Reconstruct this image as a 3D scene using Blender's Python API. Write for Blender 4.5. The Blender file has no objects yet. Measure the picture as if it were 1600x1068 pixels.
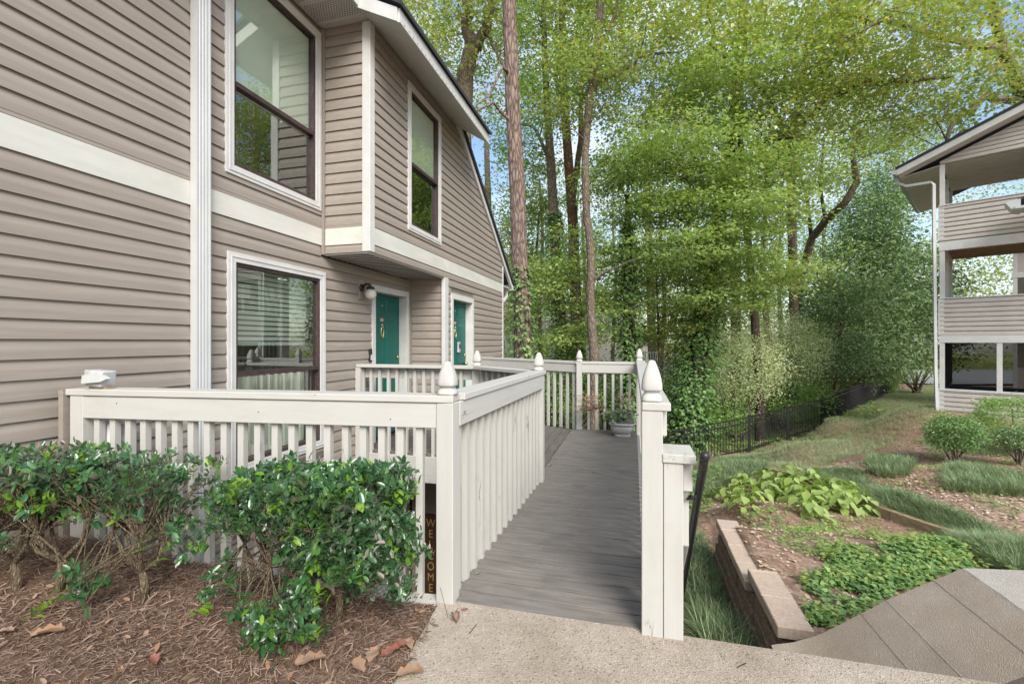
import bpy, math, random
import numpy as np
from mathutils import Vector, noise
random.seed(7); rng = np.random.default_rng(7)
S = bpy.context.scene; C = S.collection

# ---------------------------------------------------------------- camera, sky, sun
EYE = 1.36; FPX = 711.0; YAW = math.atan(190/711)
cd = bpy.data.cameras.new('camera'); cam = bpy.data.objects.new('camera', cd); C.objects.link(cam)
cam.location = (0, 0, EYE); cam.rotation_euler = (math.radians(90), 0, YAW)
cd.lens = 16.0; cd.sensor_width = 36; cd.clip_start = .05; cd.clip_end = 600
S.camera = cam
SUN_EL, SUN_AZ = 40.0, 146.0      # azimuth measured from +Y towards +X
W = bpy.data.worlds.new('World'); S.world = W; W.use_nodes = True
nt = W.node_tree; nt.nodes.clear()
sky = nt.nodes.new('ShaderNodeTexSky'); sky.sky_type = 'NISHITA'; sky.sun_disc = False
sky.sun_elevation = math.radians(SUN_EL); sky.sun_rotation = math.radians(SUN_AZ)
sky.air_density = 1.0; sky.dust_density = 1.2; sky.ozone_density = 1.0
tc = nt.nodes.new('ShaderNodeTexCoord'); mp = nt.nodes.new('ShaderNodeMapping'); mp.inputs['Scale'].default_value = (1, 1, 2.2)
nz = nt.nodes.new('ShaderNodeTexNoise'); nz.inputs['Scale'].default_value = 2.3; nz.inputs['Detail'].default_value = 7; nz.inputs['Roughness'].default_value = .58
rp = nt.nodes.new('ShaderNodeValToRGB'); rp.color_ramp.elements[0].position = .44; rp.color_ramp.elements[1].position = .72
mx = nt.nodes.new('ShaderNodeMix'); mx.data_type = 'RGBA'; mx.inputs[7].default_value = (5.6, 5.9, 6.4, 1)
bg = nt.nodes.new('ShaderNodeBackground'); bg.inputs['Strength'].default_value = .13
wo = nt.nodes.new('ShaderNodeOutputWorld')
L = nt.links.new
L(tc.outputs['Generated'], mp.inputs['Vector']); L(mp.outputs[0], nz.inputs['Vector']); L(nz.outputs['Fac'], rp.inputs[0])
L(rp.outputs[0], mx.inputs[0]); L(sky.outputs[0], mx.inputs[6]); L(mx.outputs[2], bg.inputs[0]); L(bg.outputs[0], wo.inputs[0])
sl = bpy.data.lights.new('sun', 'SUN'); sl.energy = 2.6; sl.angle = math.radians(32); sl.color = (1, .96, .9)
sun = bpy.data.objects.new('sun', sl); C.objects.link(sun)
az, el = math.radians(SUN_AZ), math.radians(SUN_EL)
sdir = Vector((math.sin(az)*math.cos(el), math.cos(az)*math.cos(el), math.sin(el)))
sun.rotation_euler = sdir.to_track_quat('Z', 'Y').to_euler(); sun.location = (10, 0, 30)
S.view_settings.view_transform = 'Standard'; S.view_settings.look = 'None'
S.view_settings.exposure = 1.02; S.view_settings.gamma = 1; S.view_settings.use_curve_mapping = False
S.cycles.max_bounces = 7; S.cycles.diffuse_bounces = 4; S.cycles.transparent_max_bounces = 16
S.cycles.use_denoising = True

# ---------------------------------------------------------------- helpers
sn, cs = math.sin(YAW), math.cos(YAW)
def FR(F, R, Z=None):                    # forward / right metres -> world
    v = (-sn*F + cs*R, cs*F + sn*R)
    return v if Z is None else v + (Z,)
def AT(px, py, F):                       # a point of the survey: photo pixel and distance
    r = (px-800)/FPX*F
    return FR(F, r, EYE-(py-534)/FPX*F)

class MB:
    def __init__(s): s.v = []; s.f = []; s.sm = False
    def add(s, vs, fs):
        o = len(s.v); s.v.extend([tuple(p) for p in vs]); s.f.extend([tuple(i+o for i in f) for f in fs]); return s
    def box(s, x0, x1, y0, y1, z0, z1):
        return s.add([(x0,y0,z0),(x1,y0,z0),(x1,y1,z0),(x0,y1,z0),(x0,y0,z1),(x1,y0,z1),(x1,y1,z1),(x0,y1,z1)],
                     [(0,3,2,1),(4,5,6,7),(0,1,5,4),(1,2,6,5),(2,3,7,6),(3,0,4,7)])
    def ob(s, a, b, w, z0, z1, z0b=None, z1b=None, off=0):       # wall-like box from a to b (xy), width w, heights at a and b
        a = Vector(a[:2]); b = Vector(b[:2]); d = (b-a).normalized(); n = Vector((-d.y, d.x))*w/2; o = Vector((-d.y, d.x))*off
        z0b = z0 if z0b is None else z0b; z1b = z1 if z1b is None else z1b
        P = [a-n+o, b-n+o, b+n+o, a+n+o]
        return s.add([(P[0].x,P[0].y,z0),(P[1].x,P[1].y,z0b),(P[2].x,P[2].y,z0b),(P[3].x,P[3].y,z0),
                      (P[0].x,P[0].y,z1),(P[1].x,P[1].y,z1b),(P[2].x,P[2].y,z1b),(P[3].x,P[3].y,z1)],
                     [(0,3,2,1),(4,5,6,7),(0,1,5,4),(1,2,6,5),(2,3,7,6),(3,0,4,7)])
    def prism(s, poly, vec):             # planar polygon swept along vec
        n = len(poly); vec = Vector(vec)
        return s.add([tuple(p) for p in poly]+[tuple(Vector(p)+vec) for p in poly],
                     [tuple(range(n))[::-1], tuple(range(n, 2*n))]+[(i,(i+1)%n,n+(i+1)%n,n+i) for i in range(n)])
    def tube(s, pts, rad, n=8, cap=True):
        pts = [Vector(p) for p in pts]; m = len(pts); vs = []
        if not hasattr(rad, '__len__'): rad = [rad]*m
        up = None
        for i, p in enumerate(pts):
            t = (pts[min(i+1, m-1)]-pts[max(i-1, 0)]).normalized()
            if up is None: up = Vector((0,0,1)) if abs(t.z) < .9 else Vector((1,0,0))
            u = (up - t*up.dot(t)).normalized(); w = t.cross(u); up = u
            for k in range(n):
                a = 2*math.pi*k/n; vs.append(p+(u*math.cos(a)+w*math.sin(a))*rad[i])
        fs = [(i*n+k, i*n+(k+1)%n, (i+1)*n+(k+1)%n, (i+1)*n+k) for i in range(m-1) for k in range(n)]
        if cap: fs += [tuple(range(n))[::-1], tuple((m-1)*n+k for k in range(n))]
        return s.add(vs, fs)
    def lathe(s, cx, cy, prof, n=12, sq=0):   # prof = [(r,z)]; sq>0 squares the section off
        vs = []
        for r, z in prof:
            for k in range(n):
                a = 2*math.pi*(k+.5)/n; c_, s_ = math.cos(a), math.sin(a)
                q = 1/max(abs(c_), abs(s_)); q = 1+(q-1)*sq
                vs.append((cx+r*q*c_, cy+r*q*s_, z))
        m = len(prof)
        fs = [(i*n+k, i*n+(k+1)%n, (i+1)*n+(k+1)%n, (i+1)*n+k) for i in range(m-1) for k in range(n)]
        fs += [tuple(range(n))[::-1], tuple((m-1)*n+k for k in range(n))]
        return s.add(vs, fs)
    def mesh(s, name, mat, org=(0,0,0), smooth=False):
        me = bpy.data.meshes.new(name); o = org
        me.from_pydata([(p[0]-o[0], p[1]-o[1], p[2]-o[2]) for p in s.v], [], s.f); me.materials.append(mat)
        if smooth: me.polygons.foreach_set('use_smooth', [True]*len(me.polygons))
        me.update(); return me

ORG = {}
def thing(name, label, cat, loc, group=None):
    o = bpy.data.objects.new(name, None); o.empty_display_size = .1; C.objects.link(o)
    o.location = loc; o['label'] = label; o['category'] = cat
    if group: o['group'] = group
    ORG[o.name] = tuple(loc); return o
def part(name, b, mat, parent, smooth=False, label=None, kind=None, bevel=0):
    org = ORG[parent.name]; o = bpy.data.objects.new(name, b.mesh(name, mat, org, smooth)); C.objects.link(o)
    o.parent = parent; ORG[o.name] = org
    if label: o['label'] = label
    if kind: o['kind'] = kind
    if bevel:
        m = o.modifiers.new('bevel', 'BEVEL'); m.width = bevel; m.segments = 1; m.limit_method = 'ANGLE'
    return o
def solo(name, b, mat, label=None, cat=None, group=None, kind=None, smooth=False, loc=(0,0,0)):
    o = bpy.data.objects.new(name, b.mesh(name, mat, loc, smooth)); C.objects.link(o); o.location = loc; ORG[o.name] = tuple(loc)
    if label: o['label'] = label
    if cat: o['category'] = cat
    if group: o['group'] = group
    if kind: o['kind'] = kind
    return o
def npmesh(name, V, Fq, mat, org=(0,0,0)):     # V (n,3), Fq (m,3|4)
    me = bpy.data.meshes.new(name); V = np.asarray(V, np.float32)-np.array(org, np.float32); Fq = np.asarray(Fq, np.int32)
    k = Fq.shape[1]; me.vertices.add(len(V)); me.vertices.foreach_set('co', V.ravel())
    me.loops.add(Fq.size); me.loops.foreach_set('vertex_index', Fq.ravel())
    me.polygons.add(len(Fq)); me.polygons.foreach_set('loop_start', np.arange(0, Fq.size, k, dtype=np.int32))
    me.materials.append(mat); me.update(calc_edges=True); return me
def npobj(name, V, Fq, mat, parent=None, kind=None, label=None):
    org = ORG[parent.name] if parent else (0,0,0)
    o = bpy.data.objects.new(name, npmesh(name, V, Fq, mat, org)); C.objects.link(o)
    if parent: o.parent = parent
    if kind: o['kind'] = kind
    if label: o['label'] = label
    ORG[o.name] = org; return o

# ---------------------------------------------------------------- materials
def newmat(name):
    m = bpy.data.materials.new(name); m.use_nodes = True; n = m.node_tree; b = n.nodes['Principled BSDF']; return m, n, b
def N(n, t, **kw):
    x = n.nodes.new(t)
    for k, v in kw.items():
        if k in x.inputs: x.inputs[k].default_value = v
        else: setattr(x, k, v)
    return x
def ramp(n, stops):
    r = n.nodes.new('ShaderNodeValToRGB'); e = r.color_ramp.elements
    while len(e) < len(stops): e.new(.5)
    for i, (p, c) in enumerate(stops): e[i].position = p; e[i].color = tuple(c)+(1,)
    return r
def coords(n, scale=(1,1,1)):
    g = n.nodes.new('ShaderNodeNewGeometry'); m = n.nodes.new('ShaderNodeMapping'); m.inputs['Scale'].default_value = scale
    n.links.new(g.outputs['Position'], m.inputs['Vector']); return m.outputs[0]
def noisy(name, c0, c1, scale=20, stretch=(1,1,1), rough=.6, bump=.15, detail=6, spec=.3, dirt=None, dirtscale=3, bumpscale=None, dist=.002):
    m, n, b = newmat(name); l = n.links.new; co = coords(n, stretch)
    t = N(n, 'ShaderNodeTexNoise', Scale=scale, Detail=detail, Roughness=.6); l(co, t.inputs['Vector'])
    r = ramp(n, [(.32, c0), (.68, c1)]); l(t.outputs['Fac'], r.inputs[0]); col = r.outputs[0]
    if dirt:
        t2 = N(n, 'ShaderNodeTexNoise', Scale=dirtscale, Detail=9, Roughness=.72); l(coords(n), t2.inputs['Vector'])
        r2 = ramp(n, [(.50, (0,0,0)), (.72, (1,1,1))]); l(t2.outputs['Fac'], r2.inputs[0])
        x = N(n, 'ShaderNodeMix', data_type='RGBA'); x.inputs[7].default_value = tuple(dirt)+(1,)
        mm = N(n, 'ShaderNodeMath', operation='MULTIPLY'); mm.inputs[1].default_value = .55; l(r2.outputs[0], mm.inputs[0])
        l(mm.outputs[0], x.inputs[0]); l(col, x.inputs[6]); col = x.outputs[2]
    l(col, b.inputs['Base Color']); b.inputs['Roughness'].default_value = rough; b.inputs['Specular IOR Level'].default_value = spec
    if bump:
        t3 = N(n, 'ShaderNodeTexNoise', Scale=bumpscale or scale*2, Detail=5, Roughness=.6); l(co, t3.inputs['Vector'])
        bp = N(n, 'ShaderNodeBump', Strength=bump, Distance=dist); l(t3.outputs['Fac'], bp.inputs['Height']); l(bp.outputs[0], b.inputs['Normal'])
    return m
def hexs(r, g, b):
    f = lambda v: (v/255/12.92 if v/255 < .04045 else ((v/255+.055)/1.055)**2.4); return (f(r), f(g), f(b))

def painted(name, stretch, base=(.455,.445,.41)):
    """old off-white paint on wood: grain relief, fine cracks showing wood, grime"""
    m, n, b = newmat(name); l = n.links.new; co = coords(n, stretch)
    t = N(n, 'ShaderNodeTexNoise', Scale=14, Detail=8, Roughness=.65); l(co, t.inputs['Vector'])
    d = tuple(x*.93 for x in base); r = ramp(n, [(.3, d), (.62, base)]); l(t.outputs['Fac'], r.inputs[0])
    tr = N(n, 'ShaderNodeTexNoise', Scale=9, Detail=3, Roughness=.5); l(co, tr.inputs['Vector'])
    w = N(n, 'ShaderNodeMath', operation='ABSOLUTE'); su = N(n, 'ShaderNodeMath', operation='SUBTRACT'); su.inputs[1].default_value = .5
    l(tr.outputs['Fac'], su.inputs[0]); l(su.outputs[0], w.inputs[0])
    ck = ramp(n, [(.0, (1,1,1)), (.0065, (0,0,0))]); l(w.outputs[0], ck.inputs[0])
    mk = N(n, 'ShaderNodeTexNoise', Scale=3.5, Detail=4); l(coords(n), mk.inputs['Vector'])
    mr = ramp(n, [(.57, (0,0,0)), (.66, (1,1,1))]); l(mk.outputs['Fac'], mr.inputs[0])
    mu = N(n, 'ShaderNodeMath', operation='MULTIPLY'); l(ck.outputs[0], mu.inputs[0]); l(mr.outputs[0], mu.inputs[1])
    x = N(n, 'ShaderNodeMix', data_type='RGBA'); x.inputs[7].default_value = (.16,.14,.11,1)
    l(mu.outputs[0], x.inputs[0]); l(r.outputs[0], x.inputs[6])
    gt = N(n, 'ShaderNodeTexNoise', Scale=2.2, Detail=10, Roughness=.75); l(coords(n), gt.inputs['Vector'])
    gr = ramp(n, [(.50, (0,0,0)), (.80, (.42,.42,.42))]); l(gt.outputs['Fac'], gr.inputs[0])
    y = N(n, 'ShaderNodeMix', data_type='RGBA'); y.inputs[7].default_value = (.33,.31,.25,1)
    l(gr.outputs[0], y.inputs[0]); l(x.outputs[2], y.inputs[6]); l(y.outputs[2], b.inputs['Base Color'])
    b.inputs['Roughness'].default_value = .62; b.inputs['Specular IOR Level'].default_value = .25
    h = N(n, 'ShaderNodeMath', operation='SUBTRACT'); l(t.outputs['Fac'], h.inputs[0]); l(mu.outputs[0], h.inputs[1])
    bp = N(n, 'ShaderNodeBump', Strength=.45, Distance=.003); l(h.outputs[0], bp.inputs['Height']); l(bp.outputs[0], b.inputs['Normal'])
    return m
M = {}
M['rail_x'] = painted('painted_wood_x', (.12, 1.5, 1.5)); M['rail_y'] = painted('painted_wood_y', (1.5, .12, 1.5)); M['rail_z'] = painted('painted_wood_z', (1.5, 1.5, .12))
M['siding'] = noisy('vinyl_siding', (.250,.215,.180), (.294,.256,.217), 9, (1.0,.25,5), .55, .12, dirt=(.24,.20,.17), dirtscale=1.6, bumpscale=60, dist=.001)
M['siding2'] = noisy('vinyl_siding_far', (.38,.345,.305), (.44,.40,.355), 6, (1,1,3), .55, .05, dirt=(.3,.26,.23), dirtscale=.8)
M['trim'] = noisy('white_vinyl_trim', (.48,.475,.455), (.56,.555,.53), 5, (1,1,1), .45, .05, dirt=(.5,.48,.40), dirtscale=4)
M['band'] = noisy('cream_band_board', (.50,.495,.445), (.59,.585,.53), 4, (1,.4,2), .5, .10, dirt=(.50,.47,.36), dirtscale=2.5, bumpscale=50, dist=.001)
M['alum'] = noisy('white_aluminium', (.44,.45,.44), (.50,.505,.495), 6, (1,1,.3), .35, .02, dirt=(.55,.54,.5), dirtscale=3)
M['soffit'] = noisy('soffit_vinyl', (.50,.48,.45), (.57,.55,.52), 8, (1,1,1), .5, .03, dirt=(.42,.38,.32), dirtscale=2)
M['sash'] = noisy('brown_window_sash', (.035,.022,.022), (.075,.048,.045), 30, (1,1,1), .45, .05)
M['door'] = noisy('teal_door_paint', (.003,.085,.066), (.004,.105,.082), 4, (1,1,.5), .38, .04)
M['brass'] = noisy('aged_brass', (.38,.28,.10), (.60,.48,.24), 40, (1,1,1), .3, .02); M['brass'].node_tree.nodes['Principled BSDF'].inputs['Metallic'].default_value = .9
M['black'] = noisy('black_metal', (.010,.010,.011), (.022,.021,.022), 30, (1,1,1), .4, .05, spec=.5)
M['shingle'] = noisy('asphalt_shingle', (.018,.020,.024), (.05,.052,.055), 60, (1,1,1), .9, .5)
M['deck'] = noisy('grey_composite_deck', (.140,.126,.110), (.215,.197,.176), 10, (.35,3,1), .75, .35, dirt=(.085,.080,.070), dirtscale=3.2, bumpscale=60)
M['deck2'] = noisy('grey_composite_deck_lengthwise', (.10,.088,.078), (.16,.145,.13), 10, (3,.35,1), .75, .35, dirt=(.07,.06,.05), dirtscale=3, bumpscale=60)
M['block'] = noisy('retaining_block', (.36,.28,.21), (.47,.38,.30), 50, (1,1,1), .9, .5, dirt=(.26,.21,.16), dirtscale=3, bumpscale=180)
M['rough_block'] = noisy('split_face_block', (.13,.095,.07), (.27,.20,.15), 30, (1,1,1), .95, 1.0, bumpscale=60, dist=.01)
M['timber'] = noisy('weathered_timber', (.30,.20,.13), (.44,.32,.21), 20, (1,.3,1), .9, .5)
M['planter'] = noisy('cast_stone_planter', (.36,.36,.35), (.54,.54,.52), 25, (1,1,1), .85, .4, dirt=(.2,.2,.19), dirtscale=6)
M['signwood'] = noisy('brown_sign_board', (.045,.026,.015), (.085,.05,.03), 12, (1,1,.1), .5, .2)
M['gold'] = noisy('tan_sign_lettering', (.46,.27,.10), (.54,.33,.13), 20, (1,1,1), .5, 0)
M['globe'] = noisy('frosted_globe', (.48,.46,.38), (.58,.56,.48), 12, (1,1,1), .35, .03)
M['floodgrey'] = noisy('flood_lamp_grey', (.30,.31,.31), (.5,.5,.5), 12, (1,1,1), .45, .1)
M['interior'] = noisy('dim_interior', (.16,.14,.12), (.28,.25,.21), 1.5, (1,1,1), .9, 0)
M['blind'] = noisy('window_blind', (.78,.80,.74), (.84,.86,.80), 3, (1,1,1), .6, 0)
M['curtain'] = noisy('curtain', (.45,.43,.38), (.62,.60,.54), 14, (1,3,.05), .9, .2)
M['carpaint'] = noisy('red_vehicle_paint', (.30,.03,.02), (.36,.04,.03), 2, (1,1,1), .3, 0)
M['asphalt'] = noisy('pale_road', (.25,.25,.25), (.33,.33,.32), 8, (1,1,1), .95, .2)
M['darkbox'] = noisy('dark_shade_wall', (.02,.018,.016), (.04,.035,.03), 6, (1,1,1), .9, 0)
M['screen'] = None

def glassmat(name, refl, tint, rough=.0, ior=1.5):
    m = bpy.data.materials.new(name); m.use_nodes = True; n = m.node_tree; n.nodes.clear(); l = n.links.new
    o = N(n, 'ShaderNodeOutputMaterial'); t = N(n, 'ShaderNodeBsdfTransparent'); t.inputs[0].default_value = tuple(tint)+(1,)
    g = N(n, 'ShaderNodeBsdfGlossy'); g.inputs['Roughness'].default_value = rough; g.inputs[0].default_value = (.98,1,.99,1)
    f0 = N(n, 'ShaderNodeLayerWeight'); f0.inputs[0].default_value = .5; f = N(n, 'ShaderNodeMath', operation='POWER'); f.inputs[1].default_value = 4; l(f0.outputs['Facing'], f.inputs[0]); a = N(n, 'ShaderNodeMath', operation='MULTIPLY_ADD'); a.inputs[1].default_value = .8 if ior > 1.1 else .05; a.inputs[2].default_value = refl; a.use_clamp = True
    x = N(n, 'ShaderNodeMixShader'); l(f.outputs[0], a.inputs[0]); l(a.outputs[0], x.inputs[0]); l(t.outputs[0], x.inputs[1]); l(g.outputs[0], x.inputs[2]); l(x.outputs[0], o.inputs[0]); return m
M['glass'] = glassmat('window_glass', .16, (.90,.94,.90), .01)
M['screen'] = glassmat('insect_screen', .0, (.42,.42,.42), .6, 1.02)

LB = {'maple_leaf':1.75,'yellowing_leaf':1.6,'woodland_leaf':2.1,'bright_green_leaf':1.75,'ivy_leaf':2.7,'evergreen_leaf':2.6,'holly_leaf':1.5,'mondo_grass_blade':1.75,'pale_grass_blade':1.65,'grey_green_shrub_leaf':2.7,'fallen_leaf_litter':1.2}
def leafmat(name, stops, trans=.35, gloss=.08, rough=.45, tcol=(1.25,1.35,.6)):
    def adj(c):
        c = [x*LB.get(name,1) for x in c]
        if name in ('maple_leaf','yellowing_leaf','woodland_leaf','bright_green_leaf','evergreen_leaf','grey_green_shrub_leaf','ivy_leaf'):
            k = 1.26; g_ = .3*c[0]+.6*c[1]+.1*c[2]; c = [k*(x*.84+g_*.16) for x in c]
        return tuple(min(x, .6) for x in c)
    stops = [(p, adj(c)) for p, c in stops]
    m = bpy.data.materials.new(name); m.use_nodes = True; n = m.node_tree; n.nodes.clear(); l = n.links.new
    o = N(n, 'ShaderNodeOutputMaterial'); g = N(n, 'ShaderNodeNewGeometry'); r = ramp(n, stops); l(g.outputs['Random Per Island'], r.inputs[0])
    d = N(n, 'ShaderNodeBsdfDiffuse'); l(r.outputs[0], d.inputs[0])
    tr = N(n, 'ShaderNodeBsdfTranslucent'); mu = N(n, 'ShaderNodeMix', data_type='RGBA', blend_type='MULTIPLY'); mu.inputs[0].default_value = 1; mu.inputs[7].default_value = tuple(tcol)+(1,)
    l(r.outputs[0], mu.inputs[6]); l(mu.outputs[2], tr.inputs[0])
    x = N(n, 'ShaderNodeMixShader'); x.inputs[0].default_value = trans; l(d.outputs[0], x.inputs[1]); l(tr.outputs[0], x.inputs[2])
    gl = N(n, 'ShaderNodeBsdfGlossy'); gl.inputs['Roughness'].default_value = rough; gl.inputs[0].default_value = (1,1,1,1)
    fr = N(n, 'ShaderNodeFresnel'); fr.inputs[0].default_value = 1.45; ma = N(n, 'ShaderNodeMath', operation='MULTIPLY'); ma.inputs[1].default_value = gloss*5; ma.use_clamp = True; l(fr.outputs[0], ma.inputs[0])
    y = N(n, 'ShaderNodeMixShader'); l(ma.outputs[0], y.inputs[0]); l(x.outputs[0], y.inputs[1]); l(gl.outputs[0], y.inputs[2]); l(y.outputs[0], o.inputs[0]); return m
G = lambda *a: [(i/(len(a)-1), c) for i, c in enumerate(a)]
LM = {
 'maple': leafmat('maple_leaf', G((.07,.115,.028),(.11,.16,.035),(.15,.20,.045),(.19,.225,.05),(.09,.14,.03),(.27,.20,.04)), .5, .04),
 'yellow': leafmat('yellowing_leaf', G((.10,.155,.03),(.16,.215,.04),(.22,.25,.045),(.13,.185,.035),(.33,.23,.04),(.12,.175,.035),(.17,.22,.04)), .5, .04),
 'green': leafmat('woodland_leaf', G((.045,.10,.02),(.08,.15,.025),(.12,.19,.03),(.06,.12,.025),(.15,.20,.03)), .45, .05),
 'bright': leafmat('bright_green_leaf', G((.08,.135,.028),(.115,.175,.038),(.155,.21,.045),(.19,.22,.05),(.09,.145,.03)), .5, .05),
 'ivy': leafmat('ivy_leaf', G((.024,.052,.014),(.038,.078,.018),(.058,.11,.024),(.03,.064,.018),(.08,.13,.026)), .25, .07, .4),
 'evergreen': leafmat('evergreen_leaf', G((.028,.052,.022),(.042,.075,.028),(.062,.10,.036),(.036,.062,.028),(.095,.125,.035)), .25, .035, .45),
 'holly': leafmat('holly_leaf', G((.014,.045,.015),(.022,.068,.02),(.034,.092,.026),(.016,.052,.018),(.06,.13,.03)), .16, .32, .28),
 'newholly': leafmat('young_holly_leaf', G((.10,.24,.02),(.16,.32,.03),(.22,.36,.04)), .35, .08, .25),
 'mondo': leafmat('mondo_grass_blade', G((.042,.07,.026),(.07,.105,.042),(.115,.155,.075),(.18,.22,.125),(.052,.082,.03)), .25, .06, .4),
 'lawn': leafmat('pale_grass_blade', G((.08,.11,.045),(.13,.17,.078),(.19,.225,.125),(.25,.27,.17),(.11,.14,.055)), .25, .04, .5),
 'lime': leafmat('lime_broad_leaf', G((.19,.29,.06),(.25,.35,.085),(.31,.41,.11),(.21,.31,.065)), .35, .012, .6),
 'far': leafmat('hazed_distant_leaf', G((.26,.32,.12),(.34,.38,.16),(.40,.42,.20),(.30,.34,.13)), .4, .0),  # haze painted in: far foliage made pale by its colour
 'shrubtan': leafmat('grey_green_shrub_leaf', G((.10,.14,.055),(.15,.18,.08),(.20,.22,.10),(.22,.19,.10),(.12,.16,.06)), .35, .04),
 'litter': leafmat('fallen_leaf_litter', G((.24,.15,.10),(.36,.25,.17),(.50,.40,.30),(.20,.12,.08),(.42,.29,.19),(.58,.48,.37)), .1, .02, .7, (1,1,1)),
 'mulch': leafmat('shredded_bark_mulch', G((.075,.045,.030),(.155,.098,.066),(.235,.160,.115),(.30,.22,.165),(.11,.070,.048),(.37,.28,.22)), .0, .02, .8, (1,1,1)),
 'dead': leafmat('dry_curled_leaf', G((.27,.17,.105),(.34,.24,.16),(.28,.16,.09),(.20,.12,.08)), .15, .03, .6, (1,.9,.7)),
 'redleaf': leafmat('red_dry_leaf', G((.22,.07,.045),(.28,.10,.06)), .15, .03, .6, (1,.9,.8)),
 'pink': leafmat('dusty_pink_foliage', G((.34,.20,.16),(.42,.28,.22),(.28,.18,.10),(.20,.22,.10)), .3, .03, .6, (1,1,1)),
 'varieg': leafmat('pale_planter_leaf', G((.30,.36,.24),(.42,.46,.36),(.14,.20,.10),(.24,.30,.16)), .3, .03, .5, (1,1,1)),
}
def bark(name, c0, c1, sc=(9,9,2.2)):
    m, n, b = newmat(name); l = n.links.new; co = coords(n, sc)
    v = N(n, 'ShaderNodeTexVoronoi', Scale=1.3, feature='DISTANCE_TO_EDGE'); t = N(n, 'ShaderNodeTexNoise', Scale=2.0, Detail=7, Roughness=.7)
    l(co, v.inputs['Vector']); l(co, t.inputs['Vector'])
    a = N(n, 'ShaderNodeMath', operation='MULTIPLY_ADD'); a.inputs[1].default_value = 1.6; l(v.outputs['Distance'], a.inputs[0]); l(t.outputs['Fac'], a.inputs[2])
    r = ramp(n, [(.38, c0), (.95, c1)]); l(a.outputs[0], r.inputs[0]); l(r.outputs[0], b.inputs['Base Color']); b.inputs['Roughness'].default_value = .95
    b.inputs['Specular IOR Level'].default_value = .1
    bp = N(n, 'ShaderNodeBump', Strength=1, Distance=.03); l(a.outputs[0], bp.inputs['Height']); l(bp.outputs[0], b.inputs['Normal']); return m
BK = {'pine': bark('pine_bark', (.055,.038,.030), (.27,.20,.165)), 'grey': bark('grey_bark', (.07,.055,.042), (.24,.19,.145), (14,14,4)),
      'dark': bark('dark_bark', (.03,.022,.018), (.12,.09,.07), (14,14,4)), 'stem': bark('holly_stem_bark', (.16,.12,.075), (.34,.27,.18), (60,60,18)),
      'red': bark('reddish_bark', (.07,.04,.03), (.22,.13,.095), (14,14,4))}

def concrete(name, c, speck, bumpd=.002, sc=170, stain=(.7,.66,.6)):
    m, n, b = newmat(name); l = n.links.new; co = coords(n)
    v = N(n, 'ShaderNodeTexVoronoi', Scale=sc); l(co, v.inputs['Vector'])
    r = ramp(n, [(0, tuple(x*speck for x in c)), (.3, c), (.75, c), (1, tuple(min(x*1.5,.8) for x in c))]); l(v.outputs['Color'], r.inputs[0])
    t = N(n, 'ShaderNodeTexNoise', Scale=1.7, Detail=10, Roughness=.7); l(co, t.inputs['Vector'])
    r2 = ramp(n, [(.35, stain), (.62, (1,1,1))]); l(t.outputs['Fac'], r2.inputs[0])
    x = N(n, 'ShaderNodeMix', data_type='RGBA', blend_type='MULTIPLY'); x.inputs[0].default_value = 1; l(r.outputs[0], x.inputs[6]); l(r2.outputs[0], x.inputs[7])
    l(x.outputs[2], b.inputs['Base Color']); b.inputs['Roughness'].default_value = .9; b.inputs['Specular IOR Level'].default_value = .2
    bp = N(n, 'ShaderNodeBump', Strength=.8, Distance=bumpd); l(v.outputs['Distance'], bp.inputs['Height']); l(bp.outputs[0], b.inputs['Normal']); return m
M['pad'] = concrete('exposed_aggregate_concrete', (.385,.332,.272), .35, .003, 150)
M['wall'] = concrete('board_formed_concrete', (.40,.338,.27), .9, .0035, 240, (.80,.77,.72))
M['walltop'] = concrete('pale_concrete_top', (.43,.40,.35), .8, .005, 240, (.75,.73,.7))

def groundmat(name, stops, scale, sc2, big, bump=.02):
    m, n, b = newmat(name); l = n.links.new; co = coords(n)
    v = N(n, 'ShaderNodeTexVoronoi', Scale=scale); l(co, v.inputs['Vector']); t = N(n, 'ShaderNodeTexNoise', Scale=sc2, Detail=10, Roughness=.75); l(co, t.inputs['Vector'])
    a = N(n, 'ShaderNodeMix', data_type='FLOAT'); a.inputs[0].default_value = .55; l(v.outputs['Color'], a.inputs[2]); l(t.outputs['Fac'], a.inputs[3])
    r = ramp(n, stops); l(a.outputs[0], r.inputs[0])
    t2 = N(n, 'ShaderNodeTexNoise', Scale=.5, Detail=5); l(co, t2.inputs['Vector']); r2 = ramp(n, [(.45,(0,0,0)),(.6,(1,1,1))]); l(t2.outputs['Fac'], r2.inputs[0])
    x = N(n, 'ShaderNodeMix', data_type='RGBA'); x.inputs[7].default_value = tuple(big)+(1,); mu = N(n, 'ShaderNodeMath', operation='MULTIPLY'); mu.inputs[1].default_value = .5
    l(r2.outputs[0], mu.inputs[0]); l(mu.outputs[0], x.inputs[0]); l(r.outputs[0], x.inputs[6]); l(x.outputs[2], b.inputs['Base Color'])
    b.inputs['Roughness'].default_value = 1; b.inputs['Specular IOR Level'].default_value = .05
    bp = N(n, 'ShaderNodeBump', Strength=1, Distance=bump); l(a.outputs[0], bp.inputs['Height']); l(bp.outputs[0], b.inputs['Normal']); return m
M['soil'] = groundmat('leaf_strewn_soil', [(.25,(.13,.085,.06)),(.5,(.27,.19,.14)),(.75,(.40,.30,.23))], 26, 9, (.24,.14,.09))
M['mulchbase'] = groundmat('mulch_base', [(.25,(.055,.033,.022)),(.5,(.14,.09,.062)),(.8,(.24,.165,.118))], 60, 30, (.08,.05,.035), .01)
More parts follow.
